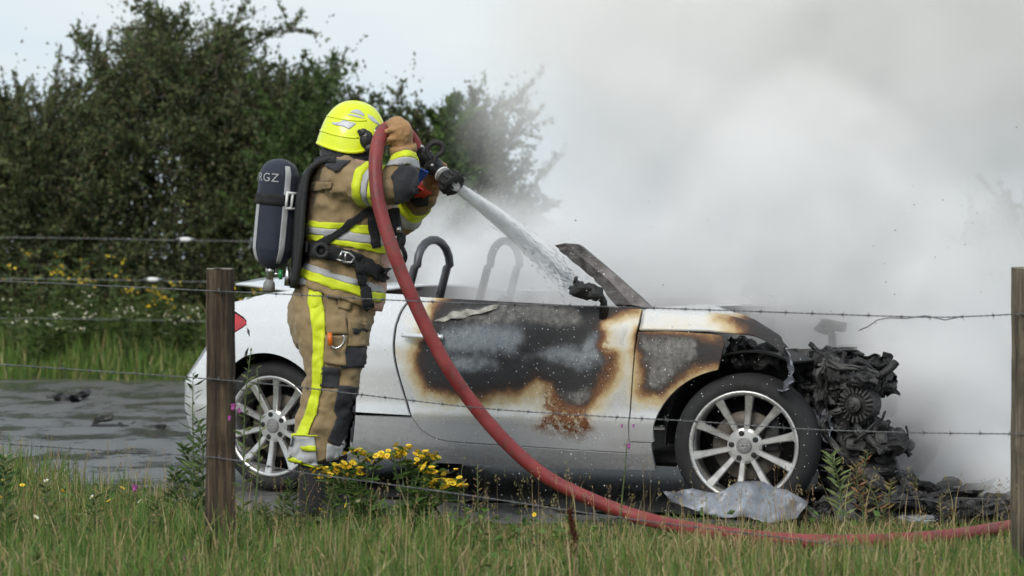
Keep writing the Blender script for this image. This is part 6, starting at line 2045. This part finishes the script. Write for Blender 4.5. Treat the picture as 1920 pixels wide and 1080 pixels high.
def leafy_spike(name, base, top, label, cat, seed, leafsize, pal, flowers=None, stemmat='stem', nleaf=46, spread=0.5, group=None, aspect=0.22, start=0.1):
    rg = np.random.default_rng(seed)
    B = P(base[0], 500, base[1]); B.z = float(gh(B.x, base[1]))
    root = empty(name, B); tag(root, label, cat, group)
    T = P(top[0], top[1], base[1]) - B
    bm = bmesh.new()
    path = stem_bm(bm, [Vector((0, 0, -0.02)), T * 0.4 + Vector((rg.normal(0, 0.012), 0.01, 0)), T * 0.75 + Vector((rg.normal(0, 0.01), 0, 0)), T], 0.0042, 0.0015)
    obj('stem', bm, M[stemmat], root)
    if nleaf:
        tt = np.linspace(start, 1.0, nleaf)
        pos = np.array([[np.interp(q, np.linspace(0, 1, len(path)), [p[k] for p in path]) for k in range(3)] for q in tt])
        a = np.arange(nleaf) * 2.4
        dr = np.stack([np.cos(a), np.sin(a), spread + 0 * a], 1)
        lf = leaves_mesh('foliage', pos, dr, leafsize * (1.1 - 0.5 * tt) * rg.uniform(0.7, 1.2, nleaf), tints(nleaf, pal, [1] * len(pal)), M['leaf'], root, aspect, 0.05)
        lf['kind'] = 'stuff'
    if flowers:
        for (fx, fy, fs) in flowers:
            q = P(fx, fy, base[1] - 0.02) - B
            bm = bmesh.new()
            ball(bm, q, (0.0075 * fs, 0.0075 * fs, 0.009 * fs), 8, 6)
            for k in range(16):
                v = Vector((rg.normal(0, 0.5), rg.normal(0, 0.5), 1)).normalized()
                tube(bm, [q + v * 0.005 * fs, q + v * 0.019 * fs], [0.0022 * fs, 0.001 * fs], 3, caps=False)
            obj('flower', bm, M['pink_petal'], root)
    return root
WIL = [(0.16, 0.21, 0.075), (0.20, 0.24, 0.10)]
leafy_spike('willow_shoot', (1590, 10.5), (1558, 852), 'pale green willow shoot standing in front of the engine', 'plant', 1, 0.085, WIL, nleaf=40, start=0.25)
leafy_spike('willow_shoot', (1625, 10.4), (1605, 872), 'brown withered shoot beside the green willow shoot', 'plant', 2, 0.06, [(0.25, 0.13, 0.06), (0.20, 0.15, 0.07)], nleaf=44, start=0.3)
leafy_spike('willow_shoot', (1640, 10.45), (1628, 850), 'thin reddish shoot with narrow leaves near the hose', 'plant', 3, 0.055, [(0.22, 0.11, 0.05), (0.16, 0.15, 0.06)], nleaf=36, start=0.3)
leafy_spike('willow_shoot', (1655, 10.5), (1672, 900), 'low yellowing shoot at the grass edge by the ashes', 'plant', 4, 0.055, [(0.24, 0.19, 0.07)], nleaf=30, start=0.2)
leafy_spike('thistle', (455, 9.45), (470, 660), 'tall thistle in front of the brown fence post', 'plant', 5, 0.05, [(0.11, 0.15, 0.05), (0.15, 0.17, 0.06)], [(437, 766, 1.0), (449, 772, 0.8), (430, 786, 0.7)], nleaf=54, aspect=0.3)
leafy_spike('thistle', (470, 9.45), (482, 690), 'slender yellow-green stalk leaning against the wires by the post', 'plant', 6, 0.045, [(0.17, 0.18, 0.06)], nleaf=30)
leafy_spike('thistle', (1160, 10.3), (1175, 826), 'thin thistle stalk with pink heads in front of the door sill', 'plant', 7, 0.03, [(0.13, 0.15, 0.05)], [(1179, 838, 0.8), (1166, 800, 0.55), (1188, 800, 0.55)], nleaf=14)
for i, (px, d_, tx, ty, lab) in enumerate([(372, 10.6, 345, 835, 'bushy green weed leaning beside the brown post'), (380, 10.4, 372, 790, 'upright green weed touching the brown post'), (345, 10.8, 330, 880, 'low green weed at the puddle edge'), (356, 10.5, 362, 700, 'tall thin green stalk rising next to the bumper')]):
    leafy_spike('green_weed', (px, d_), (tx, ty), lab, 'plant', 20 + i, 0.085, [(0.06, 0.10, 0.03), (0.08, 0.12, 0.035)], nleaf=70 if i < 3 else 34, aspect=0.25)
leafy_spike('dock_stalk', (1068, 9.2), (1068, 955), 'rust brown dock stalk standing in front of the hose', 'plant', 30, 0.022, [(0.10, 0.04, 0.022), (0.14, 0.06, 0.03)], stemmat='rusty', nleaf=150, aspect=0.6, spread=0.8, start=0.2)
for i, (px, py, d_) in enumerate([(5, 800, 9.6), (36, 1000, 9.2), (250, 1010, 9.3), (150, 960, 9.5), (520, 1005, 9.2)]):
    leafy_spike('broad_weed', (px, d_), (px + 6, py + 60), 'broad leaved green weed low in the meadow grass', 'plant', 50 + i, 0.07, [(0.06, 0.11, 0.03), (0.09, 0.13, 0.04)], nleaf=60, aspect=0.35, group='broad weeds in the meadow')

for i, (px, d_, ty, lab) in enumerate([(548, 10.3, 900, 'narrow green weed in front of the black boots'), (575, 10.35, 880, 'dry brown weed stalk before the silver trouser cuff'), (612, 10.25, 905, 'leafy weed hiding the toe of a boot'), (640, 10.4, 890, 'thin weed between the boots and the ragwort'), (532, 10.5, 930, 'low weed beside the rear tyre and boot'), (500, 10.1, 945, 'spindly weed just past the brown post'), (985, 9.9, 985, 'low dry weed in the grass before the hose'), (870, 10.2, 900, 'brown seeding weed past the ragwort flowers'), (905, 10.3, 870, 'tall thin brown weed stalk under the door'), (180, 9.7, 930, 'leafy weed near the white daisies'), (95, 9.6, 900, 'tall leafy weed among yellow flowers'), (300, 9.6, 935, 'upright weed in the deep grass by the puddle'), (1420, 9.7, 985, 'thin dry weed in front of the crumpled sheet'), (1760, 10.4, 925, 'dry weed stalk at the edge of the ashes')]):
    dryw = i in (1, 6, 7, 8, 12, 13)
    leafy_spike('meadow_weed', (px, d_), (px + random.uniform(-10, 10), ty), lab, 'plant', 80 + i, 0.035 if dryw else 0.06, [(0.26, 0.18, 0.09), (0.20, 0.15, 0.07)] if dryw else [(0.075, 0.12, 0.035), (0.11, 0.15, 0.045)], nleaf=26 if dryw else 50, aspect=0.25)

def small_flower(px, py, d_, me, name, label, group, s=1.0):
    T = P(px, py, d_); B = Vector((T.x + random.uniform(-0.02, 0.02), d_, float(gh(T.x, d_))))
    root = empty(name, B); tag(root, label, 'flower', group)
    bm = bmesh.new(); t_ = T - B
    stem_bm(bm, [Vector((0, 0, -0.01)), t_ * 0.5 + Vector((random.uniform(-0.01, 0.01), 0, 0)), t_], 0.0015, 0.001, 4)
    obj('stem', bm, M['stem'], root)
    head(me, root, t_, (random.uniform(0.3, 1.1), random.uniform(-0.4, 0.4)), random.uniform(0, 6), s)
ZL = lambda x, y: (x * 0.29167, 840 + y * 0.29167)
for x, y in [(18, 205), (300, 212), (285, 298), (350, 328), (390, 345), (98, 368), (230, 445), (592, 315), (900, 342), (1790, 652), (1755, 680), (1697, 725), (1590, 805), (258, 760), (60, 335), (1570, 355)]:
    small_flower(*ZL(x, y), 10.0 + 0.6 * random.random() if y < 420 else 9.3, WHITE_HEAD, 'white_daisy', 'small white daisy standing in the meadow grass', 'white daisies', 0.95)
for px, py in [(610, 960), (672, 940), (500, 1060), (1640, 1040), (1540, 1068), (1130, 1068)]:
    small_flower(px, py, 9.5, WHITE_HEAD, 'white_daisy', 'small white daisy standing in the meadow grass', 'white daisies', 0.8)
for x, y in [(70, 168), (143, 240), (785, 258), (700, 340), (15, 320), (405, 275)]:
    small_flower(*ZL(x, y), 10.2, YEL_HEAD, 'yellow_daisy', 'small yellow flower standing in the meadow grass', 'yellow meadow flowers', 0.9)
for px, py in [(600, 955), (648, 948), (650, 972), (940, 1010), (1002, 965), (1350, 1072), (1365, 1076)]:
    small_flower(px, py, 9.8, YEL_HEAD, 'yellow_daisy', 'small yellow flower standing in the meadow grass', 'yellow meadow flowers', 0.7)
bm = bmesh.new()
leafy_spike('pink_clover', (347, 9.3), (347, 1055), 'small pink clover flower low in the grass', 'flower', 61, 0.03, [(0.07, 0.12, 0.03)], [(347, 1052, 1.2)], nleaf=8)
leafy_spike('pink_clover', (252, 10.1), (252, 918), 'small reddish clover flower at the grass edge by the puddle', 'flower', 62, 0.03, [(0.07, 0.12, 0.03)], [(252, 918, 1.1)], nleaf=8)

# flowering herbs along the far verge
rng = np.random.default_rng(5)
def far_herb(px, d_, h, me, s, label, group, name, n_h):
    B = P(px, 500, d_); B.z = float(gh(B.x, d_)); root = empty(name, B); tag(root, label, 'flowering plant', group)
    bm = bmesh.new(); lp, ld, ls = [], [], []
    for k in range(4):
        T = Vector((rng.normal(0, 0.12), rng.normal(0, 0.1), h * rng.uniform(0.75, 1.05)))
        pth = stem_bm(bm, [Vector((0, 0, -0.02)), T * 0.5 + Vector((rng.normal(0, 0.03), 0, 0)), T], 0.008, 0.004, 4)
        for p in pth:
            for _ in range(6): lp.append(tuple(p)); a = rng.uniform(0, 6.28); ld.append((math.cos(a), math.sin(a), rng.uniform(0, 0.6))); ls.append(rng.uniform(0.05, 0.12))
        for j in range(n_h):
            head(me, root, T + Vector(tuple(rng.normal(0, 0.035, 2)) + (rng.normal(0, 0.015),)), tuple(rng.uniform(-0.2, 0.9, 2)), 0, s * rng.uniform(0.7, 1.3))
    obj('stem', bm, M['stem'], root)
    lf = leaves_mesh('foliage', np.array(lp), np.array(ld), np.array(ls), tints(len(lp), [(0.07, 0.11, 0.03), (0.10, 0.13, 0.04)], [1, 1]), M['leaf'], root, 0.35); lf['kind'] = 'stuff'
for px, h in [(20, 0.95), (60, 0.85), (95, 1.05), (130, 1.0), (165, 0.9), (200, 0.98), (225, 0.85), (262, 0.80), (285, 0.75), (300, 0.72), (455, 0.85), (490, 0.8), (330, 0.55)]:
    far_herb(px, 25.6 + rng.uniform(-0.3, 0.8), h, YEL_HEAD, 1.2, 'yellow flowering herb on the far verge', 'yellow herbs on the far verge', 'tansy_plant', 5)
for px, h in [(30, 0.6), (75, 0.55), (150, 0.72), (172, 0.6), (240, 0.62), (275, 0.6), (320, 0.58), (352, 0.62), (370, 0.58), (110, 0.5)]:
    far_herb(px, 25.3 + rng.uniform(-0.2, 0.4), h, WHITE_HEAD, 0.85, 'white flowering herb on the far verge', 'white herbs on the far verge', 'yarrow_plant', 5)
# ================================================================ smoke
def carw(x, y, z): 
    p = CAR_O + U * x + LFT * y; return (p.x, p.y, z)
sx0, sx1, sy0, sy1, sz0, sz1 = -1.7, 5.6, 11.3, 17.6, 0.0, 6.0
bm = bmesh.new(); box(bm, ((sx0 + sx1) / 2, (sy0 + sy1) / 2, (sz0 + sz1) / 2), (sx1 - sx0, sy1 - sy0, sz1 - sz0))
t = NT('smoke_volume')
t.n.remove(t.b)
geo = t.new('ShaderNodeNewGeometry').outputs['Position']
nzn = t.new('ShaderNodeTexNoise', Scale=0.9, Detail=3.0, Roughness=0.55); t.link(geo, nzn.inputs['Vector'])
vsub = t.new('ShaderNodeVectorMath', operation='SUBTRACT'); t.link(nzn.outputs['Color'], vsub.inputs[0]); vsub.inputs[1].default_value = (0.5, 0.5, 0.5)
vsc = t.new('ShaderNodeVectorMath', operation='SCALE'); t.link(vsub.outputs[0], vsc.inputs[0]); vsc.inputs['Scale'].default_value = 1.25
vad = t.new('ShaderNodeVectorMath', operation='ADD'); t.link(geo, vad.inputs[0]); t.link(vsc.outputs[0], vad.inputs[1])
pos = vad.outputs[0]
# puffs: centre, radii, weight
PUFFS = [
    (carw(1.0, 0.75, 1.05), (1.15, 0.85, 0.85), 0.7),     # cabin
    (carw(0.45, 0.95, 1.15), (0.85, 0.6, 0.6), 0.5),    # thin wisp behind the hoops
    (carw(2.35, 0.55, 1.05), (1.3, 0.85, 1.0), 1.1),       # over the engine bay
    (carw(2.72, 0.65, 0.5), (0.80, 0.72, 0.8), 1.6),       # pouring off the far front corner
    (carw(1.9, 1.2, 2.2), (2.0, 1.3, 1.5), 0.75),           # rising body of the plume
    (carw(3.3, 1.4, 2.55), (2.2, 1.3, 1.5), 0.65),
    (carw(2.7, 1.6, 3.6), (2.7, 1.6, 1.7), 0.42),           # high, spreading
    (carw(3.55, 0.55, 0.15), (0.85, 0.7, 0.42), 0.8),      # low creep over the ashes
]
acc = None
for c, r, w in PUFFS:
    a = t.new('ShaderNodeVectorMath', operation='SUBTRACT'); t.link(pos, a.inputs[0]); a.inputs[1].default_value = c
    b = t.new('ShaderNodeVectorMath', operation='DIVIDE'); t.link(a.outputs[0], b.inputs[0]); b.inputs[1].default_value = r
    d_ = t.new('ShaderNodeVectorMath', operation='LENGTH'); t.link(b.outputs[0], d_.inputs[0])
    f = t.maprange(d_.outputs['Value'], 1.0, 0.35, 0.0, w, True)
    acc = f if acc is None else t.math('MAXIMUM', acc, f)
det = t.maprange(t.noise(2.1, 5, 0.6, geo), 0.36, 0.62, 0.28, 1.45, True)
dens = t.math('MULTIPLY', acc, det)
pv = t.new('ShaderNodeVolumePrincipled')
zs = t.new('ShaderNodeSeparateXYZ'); t.link(geo, zs.inputs[0])
t.link(t.mix(t.maprange(t.math('ADD', zs.outputs[2], t.math('MULTIPLY', nzn.outputs['Fac'], 1.2)), 1.9, 3.2), (0.988, 0.993, 1.0), (0.990, 0.983, 0.972)), pv.inputs['Color'])
pv.inputs['Anisotropy'].default_value = -0.28
t.link(t.math('MULTIPLY', dens, 4.2), pv.inputs['Density'])
t.link(pv.outputs[0], t.n['Material Output'].inputs['Volume'])
sm = obj('smoke', bm, t.m, None, False)
tag(sm, 'thick pale smoke billowing from the cabin and engine of the car', 'smoke', kind='stuff')
